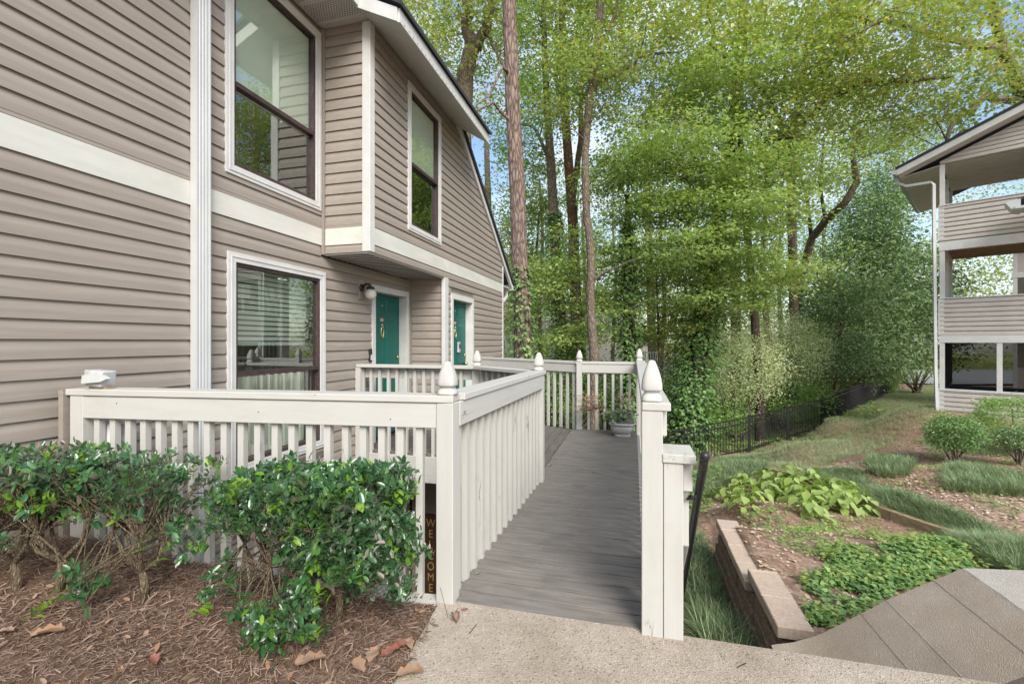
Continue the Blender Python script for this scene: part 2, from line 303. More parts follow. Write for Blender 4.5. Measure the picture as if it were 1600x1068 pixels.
M['forest'] = groundmat('forest_floor', [(.25,(.08,.11,.04)),(.5,(.17,.20,.08)),(.8,(.32,.28,.17))], 9, 4, (.09,.14,.05))
M['lawnfar'] = groundmat('distant_lawn', [(.25,(.16,.19,.06)),(.5,(.25,.27,.09)),(.8,(.34,.33,.13))], 3, 2, (.26,.28,.10))

# ---------------------------------------------------------------- terrain
fence_pts = []
for px, F, ty in ((1035,14.0,678),(1069,14.4,669),(1170,15.2,650),(1231,16.7,636),(1284,18.1,622),(1307,19.9,612),(1325,21.7,605.5),(1341,23.5,600),(1354,25.3,597),(1366,27.2,594),(1377,29.2,590),(1386,31.0,587),(1394,33,584),(1402,35,581.6)):
    x, y, z = AT(px, ty, F); fence_pts.append((x, y, z))
CP = [(x, y, z-1.2) for x, y, z in fence_pts] + [
 (8.65,16.18,-.64),(9.12,13.8,-.8),(7,18,-1.3),(4.16,7.32,-.63),(4.07,8.64,-.7),(5.14,14,-1.49),(6.6,12,-.95),(2.82,11,-1.51),(2.47,14.1,-2.0),(2.95,8.03,-.87),(1.57,6.3,-.75),(6,5,-.55),(8,9,-.65),(12,10,-.6),(6,2,-.55),(12,3,-.5),
 (.5,3.3,-.9),(.5,2.3,-.85),(.84,6.02,-1.21),(1.39,9.17,-1.58),(.3,5,-1.1),(.0,9,-1.9),(-1,8,-2.5),(-1,5,-2.4),(-1.5,3.5,-2.58),(-2.5,5,-2.58),(-3,3,-2.58),(-3,7.5,-2.58),(-3,11,-2.6),(0,13,-2.6),(0,18,-2.9),(-8,15,-2.8),(-3,20,-3.0),(5,20,-3.2),(-10,30,-2.5),(2,32,-3.4),(10,30,-3.2),(12,34,-2.6),(0,45,-1.6),(-20,40,-1),(20,42,-1.9),(30,40,-1.9),(40,30,-1.8),(30,20,-1.2),(18,25,-1.3),(25,12,-.8),(20,50,-1.7),(35,50,-1.6),(30,75,-.6),(0,80,1),(-40,70,2),(60,60,-.6),(45,5,-.6),(-40,10,-1),(-20,20,-2.2),(20,-20,-.4),(-20,-20,0)]
CPA = np.array(CP)
def idw(X, Y):
    X = np.asarray(X, float); Y = np.asarray(Y, float); sh = X.shape
    d2 = (X.ravel()[:,None]-CPA[:,0])**2+(Y.ravel()[:,None]-CPA[:,1])**2+.03
    w = d2**-1.75; return ((w*CPA[:,2]).sum(1)/w.sum(1)).reshape(sh)
WX = 1.02      # line of the block retaining wall
def terr(X, Y):
    X = np.asarray(X, float); Y = np.asarray(Y, float); z = idw(X, Y)
    t = np.clip((6.2-Y)/1.1, 0, 1); t = t*t*(3-2*t); bed = (X > WX) & (X < 8)
    z = np.where(bed, z*(1-t)+(-.56)*t, z)
    t2 = np.clip((WX-X)/.05, 0, 1)
    strip = (X <= WX) & (X > -.5) & (Y < 6.4); z = np.where(strip, np.minimum(z, -.87-.09*(Y-2.3)), z)
    pit = (X < -.85) & (Y > 2.0) & (Y < 9) & (X > -9); z = np.where(pit, -2.58, z)
    return z
def tz(x, y): return float(terr(np.array([x]), np.array([y]))[0])
def hit(px, py):                # where the survey ray of a photo pixel meets the ground
    r = (px-800)/FPX; u = -(py-534)/FPX; t = np.arange(2.2, 60, .02)
    x = (-sn+cs*r)*t; y = (cs+sn*r)*t; z = EYE+u*t; g = terr(x, y); k = np.argmax(z < g); k = k if z[k] < g[k] else len(t)-1
    return float(x[k]), float(y[k])
ax = np.concatenate([np.arange(-90,-12,4), np.arange(-12,-1,.6), np.arange(-1,WX-.06,.12), [WX-.03,WX+.01], np.arange(WX+.12,9,.16), np.arange(9,24,.7), np.arange(24,110,5)])
ay = np.concatenate([np.arange(-40,2.3,6), np.arange(2.3,12,.16), np.arange(12,26,.45), np.arange(26,48,1.5), np.arange(48,130,6)])
XX, YY = np.meshgrid(ax, ay, indexing='ij'); ZZ = terr(XX, YY)
nzv = np.array([noise.fractal(Vector((x*.9, y*.9, 0)), 1, 2, 4) for x, y in zip(XX.ravel(), YY.ravel())]).reshape(XX.shape)
ZZ = ZZ + np.where((XX > -.4), nzv*.03, 0); ZZ = np.where(YY < 2.3, np.minimum(ZZ, -1.0), ZZ)
V = np.stack([XX.ravel(), YY.ravel(), ZZ.ravel()], 1); nx_, ny_ = XX.shape
I = (np.arange(nx_-1)[:,None]*ny_+np.arange(ny_-1)[None,:]).ravel(); FQ = np.stack([I, I+ny_, I+ny_+1, I+1], 1)
npobj('ground', V, FQ, M['soil'], kind='structure')
# forest floor sheet beyond the fence, 1 cm above the soil
fx = np.arange(-30, 22, .8); fy = np.arange(13, 60, .8); XX, YY = np.meshgrid(fx, fy, indexing='ij')
fp = np.array(fence_pts); fenceY = np.interp(XX, fp[:,0], fp[:,1], left=13.2, right=60)
ZZ = terr(XX, YY)+.012; V = np.stack([XX.ravel(), YY.ravel(), ZZ.ravel()], 1)
I = (np.arange(len(fx)-1)[:,None]*len(fy)+np.arange(len(fy)-1)[None,:]).ravel(); mid = (YY > fenceY).ravel()[I]
I = I[mid]; n_ = len(fy); npobj('forest_floor', V, np.stack([I, I+n_, I+n_+1, I+1], 1), M['forest'], kind='structure')
# road and far lawn (seen right of the fence end and through the screened porch)
def sheet(name, quad, n, dz, mat):
    q = [np.array(p, float) for p in quad]; u = np.linspace(0, 1, n)
    P = np.array([(q[0]*(1-a)+q[1]*a)*(1-b)+(q[3]*(1-a)+q[2]*a)*b for a in u for b in u]); Z = terr(P[:,0], P[:,1])+dz
    I = (np.arange(n-1)[:,None]*n+np.arange(n-1)[None,:]).ravel()
    return npobj(name, np.column_stack([P, Z]), np.stack([I, I+n, I+n+1, I+1], 1), mat, kind='structure')
sheet('lawn', (FR(52,22), FR(44,75), FR(95,140), FR(110,30)), 40, .05, M['lawnfar'])
sheet('road', (FR(38,20), FR(30,60), FR(42,75), FR(53,22)), 40, .11, M['asphalt'])

# concrete landing, mulch bed, pit wall
b = MB(); poly = [(-.985,2.232),(2.1,2.262),(7,2.30),(7,-6),(-.9,-6),(-.9,1.30),(-.93,1.66)]
b.prism([(x,y,-1.4) for x, y in poly], (0,0,1.4)); pad = solo('concrete_path', b, M['pad'], kind='structure')
mxs = np.arange(-3.42, -.88, .05); mys = np.arange(-3, 2.27, .06); XX, YY = np.meshgrid(mxs, mys, indexing='ij')
RLY = lambda X: 2.235+(np.asarray(X, float)+1.0)*.1138     # the near railing's line
def mulchz(X, Y):
    X = np.asarray(X, float); Y = np.asarray(Y, float)
    n0 = np.array([noise.noise(Vector((x*3, y*3, 1))) for x, y in zip(X.ravel(), Y.ravel())]).reshape(X.shape)
    return .0+.20*np.clip((-1.0-X)/2.4, 0, 1)**1.2+.02*n0+.01-.04*np.clip((Y-1.9)/.3, 0, 1)
V = np.stack([XX.ravel(), YY.ravel(), mulchz(XX, YY).ravel()], 1); n_ = len(mys)
V[:,1] = np.where(V[:,1] > 1.0, 1.0+(V[:,1]-1.0)*(RLY(V[:,0])-1.0)/(mys[-1]-1.0), V[:,1])
I = (np.arange(len(mxs)-1)[:,None]*n_+np.arange(n_-1)[None,:]).ravel()
npobj('mulch_bed', V, np.stack([I, I+n_, I+n_+1, I+1], 1), M['mulchbase'], kind='structure')
solo('retaining_wall', MB().ob((-3.385,2.04),(-.995,2.31),.13,-2.6,-.13), M['wall'], kind='structure')
solo('patio', MB().box(-3.38,-.2,2.40,6.47,-2.66,-2.57), M['wall'], kind='structure')

# ---------------------------------------------------------------- siding
PIT = .118
PROF = [(0,.001),(.0,.020),(.050,.0175),(.062,.0160),(.110,.004),(.1175,.003)]      # (height above the course bottom, stand-off)
def courses(add, o, u, n, smin, smax, z0, z1, openings=(), exp=PIT, from_top=True, endf=None, startf=None, deep=1.0):
    """add(builder) for every separate run of board; o,u,n are xy origin, direction, outward normal"""
    k = 0; tops = []
    z = z1 if from_top else z0
    while (z > z0+.01) if from_top else (z < z1-.01):
        a = max(z-exp, z0) if from_top else z; t = z if from_top else min(z+exp, z1); tops.append((a, t)); z = a if from_top else t
    for a, t in tops:
        runs = [(smin, smax)]
        for (p, q, c, d) in openings:
            if c < t-.02 and d > a+.02:
                nr = []
                for r in runs:
                    if q <= r[0] or p >= r[1]: nr.append(r)
                    else:
                        if p > r[0]: nr.append((r[0], p))
                        if q < r[1]: nr.append((q, r[1]))
                runs = nr
        extra = []
        for (p, q, c, d) in openings:
            if a+.012 < d < t-.012 and c < a: extra.append((max(p,smin), min(q,smax), d, t))
            if a+.012 < c < t-.012 and d > t: extra.append((max(p,smin), min(q,smax), a, c))
        for (p, q, ea, et) in extra:
            B = MB(); vs = []
            for s_ in (p, q):
                for (h, off) in PROF:
                    if a+h < ea-1e-6 and not (h == 0): continue
                    zz = min(max(a+h, ea), et); vs.append((o[0]+u[0]*s_+n[0]*off, o[1]+u[1]*s_+n[1]*off, zz))
            m = len(vs)//2; B.add(vs, [(i, i+m, i+m+1, i+1) for i in range(m-1)]); add(B)
        for r in runs:
            lo = lambda zz: r[0] if (r[0] > smin or startf is None) else startf(zz)
            hi = lambda zz: r[1] if (r[1] < smax or endf is None) else min(r[1], endf(zz))
            if hi(a) - lo(a) < .03: continue
            B = MB(); vs = []
            for end in (lo, hi):
                for (h, off) in PROF:
                    zz = a+min(h, t-a)*(exp/PIT if t-a >= exp-.001 else 1); zz = min(zz, t-.0004)
                    s = max(end(zz), lo(zz)); vs.append((o[0]+u[0]*s+n[0]*off*deep, o[1]+u[1]*s+n[1]*off*deep, zz))
            m = len(PROF); B.add(vs, [(i, i+m, i+m+1, i+1) for i in range(m-1)]); add(B)

house = thing('townhouse', 'taupe vinyl-sided townhouse with white trim on the left, upper bay over two teal doors', 'house', (-3.4, 4.0, 0))
XA, XB = -3.40, -2.803
YB0, YR, YE = 4.42, 6.49, 9.66
def hb(B): part('siding_board', B, M['siding'], house)
low = MB()
def hl(B): low.add(B.v, B.f)
UW = (3.132, 4.366, 2.82, 4.80); LW = (3.151, 4.443, .18, 2.146); D1 = (5.393, 6.43, -.3, 2.131)
# main wall
courses(hb, (XA,0), (0,1), (1,0), -6, 4.40, 2.632, 4.90, [UW])
courses(hb, (XA,0), (0,1), (1,0), -6, 4.37, 2.322, 2.44)
courses(hb, (XA,0), (0,1), (1,0), -6, 6.47, -.05, 2.322, [LW, D1])
courses(hl, (XA,0), (0,1), (1,0), 2.3, 6.47, -2.58, -.05)
# bay front + lower wall under it
D2 = (6.691, 7.735, -.3, 2.131); BW = (5.27, 6.30, 2.794, 4.70)
rake = lambda z: 6.93+(4.88-z)/.674
courses(hb, (XB,0), (0,1), (1,0), 4.50, YE-.05, 2.632, 4.88, [BW], endf=rake)
courses(hb, (XB,0), (0,1), (1,0), 4.50, YE-.05, 2.350, 2.44)
courses(hb, (XB,0), (0,1), (1,0), 6.60, YE-.05, -.05, 2.350, [D2])
courses(hl, (XB,0), (0,1), (1,0), 6.60, YE-.05, -2.58, -.05)
# bay side (faces the camera) and recess side
courses(hb, (0,YB0), (1,0), (0,-1), XA+.05, XB-.075, 2.632, 4.90)
courses(hb, (0,YB0), (1,0), (0,-1), XA+.05, XB-.075, 2.350, 2.44)
courses(hb, (0,YR), (1,0), (0,-1), XA+.05, XB-.03, -.05, 2.36)
courses(hl, (0,YR), (1,0), (0,-1), XA+.05, XB-.03, -2.58, -.05)
part('lower_siding', low, M['siding'], house, kind='stuff')
# band boards
part('band_board', MB().box(XA, XA+.018, -6, 4.40, 2.442, 2.630), M['band'], house)
part('band_board', MB().box(XB, XB+.018, 4.46, YE-.04, 2.442, 2.630), M['band'], house)
part('band_board', MB().box(XA+.05, XB-.07, YB0-.018, YB0, 2.442, 2.630), M['band'], house)
# structural wall behind the boards
core = MB(); ylo = -6
def wallwith(x0, x1, y0, y1, z0, z1, op):    # box wall along y with openings
    ys = sorted({y0, y1, *[max(min(v, y1), y0) for q in op for v in q[:2]]})
    for a, c in zip(ys, ys[1:]):
        hs = [q for q in op if q[0] < (a+c)/2 < q[1]]
        if not hs: core.box(x0, x1, a, c, z0, z1)
        else:
            q = hs[0]
            if q[2] > z0: core.box(x0, x1, a, c, z0, q[2])
            if q[3] < z1: core.box(x0, x1, a, c, q[3], z1)
wallwith(XA-.12, XA-.001, -6, 4.42, 2.33, 5.1, [(3.2, 4.3, 2.88, 4.74)])
wallwith(XA-.12, XA-.001, -6, 6.5, -2.6, 2.329, [(3.22, 4.375, .25, 2.08), (5.46, 6.36, -.02, 2.05)])
wallwith(XB-.12, XB-.001, 6.50, YE, -2.6, 2.33, [(6.76, 7.67, -.02, 2.05)])
wallwith(XB-.12, XB-.001, YB0+.001, 6.95, 2.36, 4.9, [(5.34, 6.23, 2.86, 4.64)])
core.prism([(XB-.12,6.951,2.36),(XB-.12,YE,2.36),(XB-.12,YE,3.02),(XB-.12,6.951,4.86)], (.119,0,0))
core.box(XA-.1, XB-.121, YB0+.001, YB0+.1, 2.36, 4.9); core.box(XA-.1, XB-.121, YR+.001, YR+.1, -2.6, 2.35)
core.box(-9, XA-.121, YE-.1, YE, -2.6, 2.9)
part('wall', core, M['darkbox'], house)
# trims
part('corner_post', MB().box(XB-.075, XB+.024, YB0-.024, YB0+.075, 2.352, 4.87), M['trim'], house, bevel=.004)
part('corner_post', MB().box(XB-.035, XB+.022, YR-.05, YR+.10, -.05, 2.350), M['trim'], house, bevel=.004)
part('corner_post', MB().box(XB-.05, XB+.024, YE-.055, YE+.02, -2.5, 3.02), M['trim'], house, bevel=.004)
part('inside_corner', MB().box(XA, XA+.045, YB0-.035, YB0, 2.34, 4.87), M['siding'], house)
part('inside_corner', MB().box(XA, XA+.045, YR-.035, YR, -.05, 2.345), M['siding'], house)
# bay underside
part('bay_soffit', MB().box(XA+.02, XB+.002, YB0, YR, 2.335, 2.349), M['soffit'], house)
bs = MB()
for k in range(20): y = YB0+.05+k*.1; bs.box(XA+.03, XB-.04, y, y+.012, 2.330, 2.3349)
part('soffit_groove', bs, M['darkbox'], house)
# main soffit with perforated panels
so = MB(); so.box(XA, -2.80, -6, YB0+.0, 4.885, 4.90)
part('soffit', so, M['soffit'], house)
rb = MB()
for k in range(34): y = YB0-.10-k*.30; rb.box(XA+.01, -2.81, y, y+.02, 4.878, 4.8849)
part('soffit_rib', rb, M['soffit'], house)
hol = MB()
for k in range(9):
    for i in range(11):
        for j in range(18):
            y = YB0-.13-k*.30-.025*(i); x = XA+.04+j*.031+.015*(i % 2); hol.add([(x,y,4.8835),(x+.011,y+.004,4.8835),(x+.014,y-.008,4.8835),(x+.003,y-.012,4.8835)], [(0,1,2,3)])
part('soffit_perforation', hol, M['darkbox'], house, kind='stuff')
# bay overhang: sloping soffit, fascia, shingles
Y0, Y1 = 4.20, 7.17; XO, ZO = -2.33, 4.64
sp = MB(); sp.prism([(XB+.0,Y0,4.885),(XO,Y0,ZO),(XO,Y1,ZO),(XB,Y1-.25,4.885)], (0,0,.012)); part('overhang_soffit', sp, M['soffit'], house)
g = MB()
for k in range(28):
    y = Y0+.08+k*.1
    g.prism([(XB+.02,y,4.872),(XO+.03,y,ZO+.014),(XO+.03,y+.014,ZO+.014),(XB+.02,y+.014,4.872)], (0,0,-.0035))
part('soffit_rib', g, M['soffit'], house)
part('fascia', MB().box(XO, XO+.022, Y0-.001, Y1, ZO-.012, ZO+.13), M['trim'], house)
part('fascia', MB().prism([(XO-.001,Y0-.02,ZO-.012),(XO-.001,Y0-.02,ZO+.13),(-2.85,Y0-.02,5.03),(-2.85,Y0-.02,4.885)], (0,.022,0)), M['trim'], house)
part('fascia', MB().box(-2.80, -2.778, -6, Y0-.025, 4.87, 5.0), M['trim'], house)
part('roof', MB().prism([(XO+.06,Y0-.05,ZO+.131),(XO+.06,Y0-.05,ZO+.180),(-7,Y0-.05,ZO+.18+.57*4.73),(-7,Y0-.05,ZO+.131+.57*4.73)], (0,Y1-Y0+.07,0)), M['shingle'], house)
part('roof', MB().prism([(-2.74,-6,5.001),(-2.74,-6,5.05),(-7,-6,5.05+.57*4.26),(-7,-6,5.001+.57*4.26)], (0,Y0+5.9,0)), M['shingle'], house)
# steep rear roof slope with rake board
def rk(y, dz): return 4.885-(y-6.93)*.674+dz
ye = 10.33
part('rake_board', MB().prism([(XB+.002,6.93,rk(6.93,0)),(XB+.002,ye,rk(ye,0)),(XB+.002,ye,rk(ye,.115)),(XB+.002,6.93,rk(6.93,.115))], (.05,0,0)), M['trim'], house)
part('roof', MB().prism([(XB+.09,6.7,rk(6.7,.117)),(XB+.09,ye+.05,rk(ye+.05,.117)),(XB+.09,ye+.05,rk(ye+.05,.19)),(XB+.09,6.7,rk(6.7,.19))], (-6,0,0)), M['shingle'], house)
part('eave_soffit', MB().box(-8, XB, YE+.021, ye, 2.86-.26, 2.62), M['soffit'], house)
gut = MB().prism([(XB+.06,ye-.02,2.57),(XB+.06,ye+.10,2.60),(XB+.06,ye+.12,2.70),(XB+.06,ye-.02,2.70)], (-6,0,0)); part('gutter', gut, M['alum'], house)
part('downspout', MB().tube([(XB-.10,ye+.02,2.58),(XB-.10,ye,2.42),(XB-.05,YE+.10,2.22),(XB-.05,YE+.07,2.1),(XB-.05,YE+.07,-2.4)], .038, 6), M['alum'], house, smooth=False)
# big downspout on the main wall
dsp = MB(); x0, x1, y0, y1 = XA+.02, XA+.085, 2.815, 2.940
prof = [(x0,y0),(x1,y0)]
for k in range(4):
    yy = y0+.012+k*.028; prof += [(x1,yy),(x1-.004,yy+.004),(x1-.004,yy+.010),(x1,yy+.014)]
prof += [(x1,y1),(x0,y1)]
dsp.prism([(x,y,-.4) for x, y in prof], (0,0,5.28)); part('downspout', dsp, M['alum'], house)

def window(y0, y1, z0, z1, X, mull, blind_z, style):
    fr = .085
    f = MB()
    for a, c, d, e in ((y0,y1,z1-fr,z1),(y0,y1,z0,z0+fr),(y0,y0+fr,z0+fr,z1-fr),(y1-fr,y1,z0+fr,z1-fr)):
        f.box(X-.02, X+.030, a, c, d, e)
    for a, c, d, e in ((y0+.03,y1-.03,z1-.045,z1-.03),(y0+.03,y1-.03,z0+.03,z0+.045),(y0+.03,y0+.045,z0+.045,z1-.045),(y1-.045,y1-.03,z0+.045,z1-.045)):
        f.box(X+.030, X+.036, a, c, d, e)
    w = part('window', f, M['trim'], house, bevel=.002)
    i0, i1, j0, j1 = y0+fr, y1-fr, z0+fr, z1-fr; s = .028; B = MB()
    B.box(X-.06, X+.015, i0, i0+s, j0, j1); B.box(X-.06, X+.015, i1-s, i1, j0, j1); B.box(X-.06, X+.015, i0+s, i1-s, j0, j0+s*1.3); B.box(X-.06, X+.015, i0+s, i1-s, j1-s, j1)
    B.box(X-.05, X+.020, i0+s, i1-s, mull-.02, mull+.02); part('sash', B, M['sash'], w)
    part('pane', MB().box(X-.024, X-.020, i0+s, i1-s, mull+.02, j1-s), M['glass'], w); part('pane', MB().box(X-.034, X-.030, i0+s, i1-s, j0+s*1.3, mull-.02), M['glass'], w)
    if style == 'blind':
        bl = MB(); z = blind_z
        while z < j1-.01: bl.add([(X-.054,i0+.01,z),(X-.054,i1-.01,z),(X-.047,i1-.01,z+.0165),(X-.047,i0+.01,z+.0165)], [(0,1,2,3)]); z += .018
        part('blind', bl, M['blind'], w)
        part('room_backing', MB().box(X-.9, X-.89, i0-.5, i1+.5, j0-.5, j1+.4), M['interior'], w)  # panel behind the blind, the room's dimness put into its colour
    else:
        cu = MB(); n = 60; vs = []
        for k in range(n+1):
            y = i0+(i1-i0)*k/n; xx = X-.21+.02*math.sin(k*1.1)+.01*math.sin(k*2.7); vs += [(xx,y,j0-.1),(xx,y,mull-.05)]
        cu.add(vs, [(2*k,2*k+2,2*k+3,2*k+1) for k in range(n)]); part('curtain', cu, M['curtain'], w)
        bl = MB(); z = mull+.25
        while z < j1-.01: bl.add([(X-.175,i0+.01,z),(X-.175,i1-.01,z),(X-.160,i1-.01,z+.034),(X-.160,i0+.01,z+.034)], [(0,1,2,3)]); z += .05
        part('blind', bl, M['blind'], w)
        part('room_backing', MB().box(X-1.3, X-1.29, i0-.8, i1+.8, j0-.5, j1+.4), M['interior'], w)  # dark-coloured panel standing in for the dim room
    return w
window(*UW, XA, 3.635, 3.60, 'blind')
window(LW[0], LW[1], LW[2], LW[3], XA, 1.075, 0, 'room')
window(*BW, XB, 3.68, 3.66, 'blind')

def door(y0, y1, X):
    fr = .085; f = MB(); zt = 2.131; dp = .13
    for a, c, d, e in ((y0,y1,zt-fr,zt),(y0,y0+fr,.0,zt-fr),(y1-fr,y1,.0,zt-fr)): f.box(X-dp, X+.03, a, c, d, e)
    fo = part('door_frame', f, M['trim'], house, bevel=.003)
    a, c, t = y0+fr+.002, y1-fr-.002, zt-fr-.005; D = MB(); D.box(X-dp, X-dp+.03, a, c, .02, t); w = c-a
    do = part('door', D, M['door'], house)
    for (p, q) in ((.13,.46),(.54,.87)):
        for (r, s_) in ((.11,.40),(.47,.80),(.86,.955)):
            py0, py1, pz0, pz1 = a+w*p, a+w*q, .02+t*r, .02+t*s_; x = X-dp+.03; P = MB()
            e = .02; outer = [(py0,pz0),(py1,pz0),(py1,pz1),(py0,pz1)]; inn = [(py0+e,pz0+e),(py1-e,pz0+e),(py1-e,pz1-e),(py0+e,pz1-e)]
            P.add([(x+.001,*u) for u in outer]+[(x+.012,*u) for u in inn], [(0,1,5,4),(1,2,6,5),(2,3,7,6),(3,0,4,7),(4,5,6,7)])
            part('door_panel', P, M['door'], do)
    K = MB(); K.tube([(X-dp+.03,c-.07,.98),(X-dp+.085,c-.07,.98)], [.022,.03], 10); K.tube([(X-dp+.03,c-.07,1.13),(X-dp+.055,c-.07,1.13)], .026, 10)
    part('door_knob', K, M['brass'], do, smooth=True)
    yc = (a+c)/2-.08; kn = MB(); x = X-dp+.033
    kn.tube([(x,yc,1.60),(x+.018,yc,1.60)], .022, 8); kn.tube([(x+.012,yc+.035*math.sin(t_)*1.0,1.50+.085*math.cos(t_)) for t_ in np.linspace(.25,6.03,14)], [.008]*5+[.014]*4+[.008]*5, 6); kn.tube([(x,yc,1.44),(x+.02,yc,1.44)], .016, 8)
    part('door_knocker', kn, M['brass'], do, smooth=True)
    nm = MB().box(x, x+.006, yc-.04, yc+.04, 1.655, 1.70); part('name_plate', nm, M['redplate'], do)
    vw = MB().tube([(x,yc+.0,1.88),(x+.01,yc,1.88)], .012, 8); part('peephole', vw, M['alum'], do)
    return do
M['redplate'] = noisy('coppery_plate', (.50,.16,.10), (.55,.30,.24), 90, (1,1,1), .4, 0)
door(D1[0], D1[1], XA); door(D2[0], D2[1], XB)
# lock box hung on the second door
lb = thing('lock_box', 'grey key lock box hanging on the further teal door', 'lock box', (XB-.06, 7.23, 1.2)); x = XB-.095
part('body', MB().box(x, x+.035, 7.22, 7.30, 1.18, 1.36), M['floodgrey'], lb, bevel=.006); part('keypad', MB().box(x+.035, x+.038, 7.235, 7.285, 1.25, 1.32), M['black'], lb)
# wall lantern
wl = thing('wall_lantern', 'globe wall lantern with black bracket beside the nearer teal door', 'wall light', (XA, 5.11, 2.0)); y = 5.13
part('mounting_block', MB().box(XA+.004, XA+.035, y-.05, y+.05, 1.90, 2.16), M['siding'], wl, bevel=.004)
part('bracket', MB().tube([(XA+.035,y,2.05),(XA+.05,y,2.05)], .05, 12).tube([(XA+.05,y,2.05),(XA+.09,y+.01,2.10),(XA+.14,y+.02,2.09),(XA+.155,y+.02,2.05)], .016, 8).tube([(XA+.155,y+.02,2.065),(XA+.155,y+.02,2.035)], [.04,.055], 12), M['black'], wl, smooth=True)
gp = [(.072*math.sin(a_), 1.968-.072*math.cos(a_)) for a_ in np.linspace(.05, math.pi-.35, 12)]
part('globe', MB().lathe(XA+.155, y+.02, gp, 18), M['globe'], wl, smooth=True)
db = thing('doorbell', 'small black and white doorbell camera beside the nearer teal door', 'doorbell', (XA, 5.33, 1.2))
part('body', MB().box(XA+.01, XA+.04, 5.325, 5.375, 1.10, 1.27), M['black'], db, bevel=.004); part('button', MB().box(XA+.04, XA+.043, 5.335, 5.365, 1.12, 1.19), M['alum'], db)

# ---------------------------------------------------------------- deck
deck = thing('wooden_deck', 'grey composite board deck walkway turning to the landing by the teal doors', 'deck', (-.4, 4.6, 0))
y = 2.236; k = 0
while y < 7.16:
    w = .114; part('deck_board', MB().box(-.932, .048, y, y+w, -.028+random.uniform(-.001,.001), random.uniform(-.0012,.0012)), M['deck'], deck, bevel=.002); y += w+.010
x = -.940
while x > -3.38:
    y0 = 5.09 if x < -1.85 else 4.40+(-x-.94)*.78
    y0 = max(4.4, min(y0, 5.09)); y1 = 7.10 + max(0, (-x-.86))*.47; x0 = x-.119
    if x0 < -2.80: y1 = 6.48
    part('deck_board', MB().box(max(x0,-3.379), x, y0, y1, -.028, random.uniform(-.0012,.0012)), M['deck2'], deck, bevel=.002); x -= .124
fa = MB(); fa.box(-3.38,-1.82,5.045,5.085,-.34,-.03); part('fascia_board', fa, M['rail_x'], deck)
part('fascia_board', MB().ob((-1.82,5.07),(-.90,4.34),.04,-.34,-.03), M['rail_x'], deck)
part('fascia_board', MB().ob((-.950,4.30),(-.950,2.30),.030,-.34,-.032), M['rail_y'], deck); part('fascia_board', MB().ob((.068,2.3),(.068,7.15),.035,-.34,-.03), M['rail_y'], deck)
for (x, y) in ((-1.86,5.12),(-.86,4.4),(.0,4.6),(.0,7.0),(-.86,7.0),(-2.6,7.6),(-.86,2.5)):
    part('support_post', MB().box(x-.045,x+.045,y-.045,y+.045,-2.9,-.03), M['rail_z'], deck)
jo = MB()
for k in range(12): y = 2.5+k*.41; jo.box(-.86, .04, y, y+.04, -.2, -.03)
for k in range(6): jo.box(-3.37, -.95, 5.2+k*.38, 5.24+k*.38, -.2, -.03)
part('joist', jo, M['timber'], deck)

def finial(b, x, y, z, k=1.0):
    p = [(.047,0),(.047,.013),(.044,.015),(.044,.026),(.037,.031),(.034,.038),(.037,.045),(.0465,.048),(.048,.053),(.0475,.070),(.0435,.095),(.037,.118),(.029,.140),(.022,.156),(.017,.168),(.012,.174),(.004,.176)]
    return b.lathe(x, y, [(a_, z+c*k) for a_, c in p], 20, .62)
def post(x, y, z0, z1, parent, w=.094, fin=True, matk='rail_z', label=None, k=1.0, zc=.040):
    p = part('post', MB().box(x-w/2, x+w/2, y-w/2, y+w/2, z0, z1), M[matk], parent, bevel=.003, label=label)
    if fin: part('finial', finial(MB(), x, y, z1+zc, k), M['rail_z'], p, smooth=True)
    return p
def railing(label, a, bb, inw, group='white painted deck railings', zt=1.08, pitch=.125, w_cap=.14, first=.06, bz=.0, ext=(0,0), ztb=None, last=None):
    """a->bb is the centre line of the side board; balusters stand on its inner side (inw=+1: left of travel)"""
    A = Vector(a); Bv = Vector(bb); d = (Bv-A).normalized(); n = Vector((-d.y, d.x))*inw; Ln = (Bv-A).length; ztb = zt if ztb is None else ztb
    rm = 'rail_x' if abs(d.x) > abs(d.y) else 'rail_y'
    t = thing('deck_railing', label, 'railing', ((A.x+Bv.x)/2, (A.y+Bv.y)/2, 0), group)
    part('cap_rail', MB().ob(A-d*ext[0], Bv+d*ext[1], w_cap, zt-.038, zt, ztb-.038, ztb, off=inw*(w_cap/2-.022)), M[rm], t, bevel=.004)
    part('side_board', MB().ob(A, Bv, .022, zt-.172, zt-.041, ztb-.172, ztb-.041), M[rm], t, bevel=.003)
    s = first
    while s < (last or Ln-.03)+1e-4:
        c_ = A+d*s+n*.031; h = .0185; B = MB(); hz = zt+(ztb-zt)*s/Ln-.042
        B.prism([tuple((c_+d*p*h+n*q*h).to_3d()+Vector((0,0,-bz+random.uniform(-.012,.012)))) for p, q in ((-1,-1),(1,-1),(1,1),(-1,1))], (random.uniform(-.002,.002),random.uniform(-.002,.002),hz+bz-.015))
        part('baluster', B, M['rail_z'], t); s += pitch
    return t
RA, RB = Vector((-3.255,1.955)), Vector((-1.003,2.212)); RD = (RB-RA).normalized(); RN = Vector((-RD.y, RD.x))
r1 = railing('long near white railing from the house wall to the corner post behind the holly shrubs', tuple(RA), tuple(RB), 1, pitch=.1056, first=.16, last=2.175, bz=.03, ext=(.02,.095))
post(-.953, 2.247, -.02, 1.041, r1)
part('end_post', MB().ob(RA+RD*.005+RN*.02, RA+RD*.095+RN*.02, .07, -.3, 1.04), M['rail_z'], r1, bevel=.003)
part('end_board', MB().ob(RA-RD*.055+RN*.02, RA-RD*.022+RN*.02, .10, -.3, 1.075), M['siding'], r1)
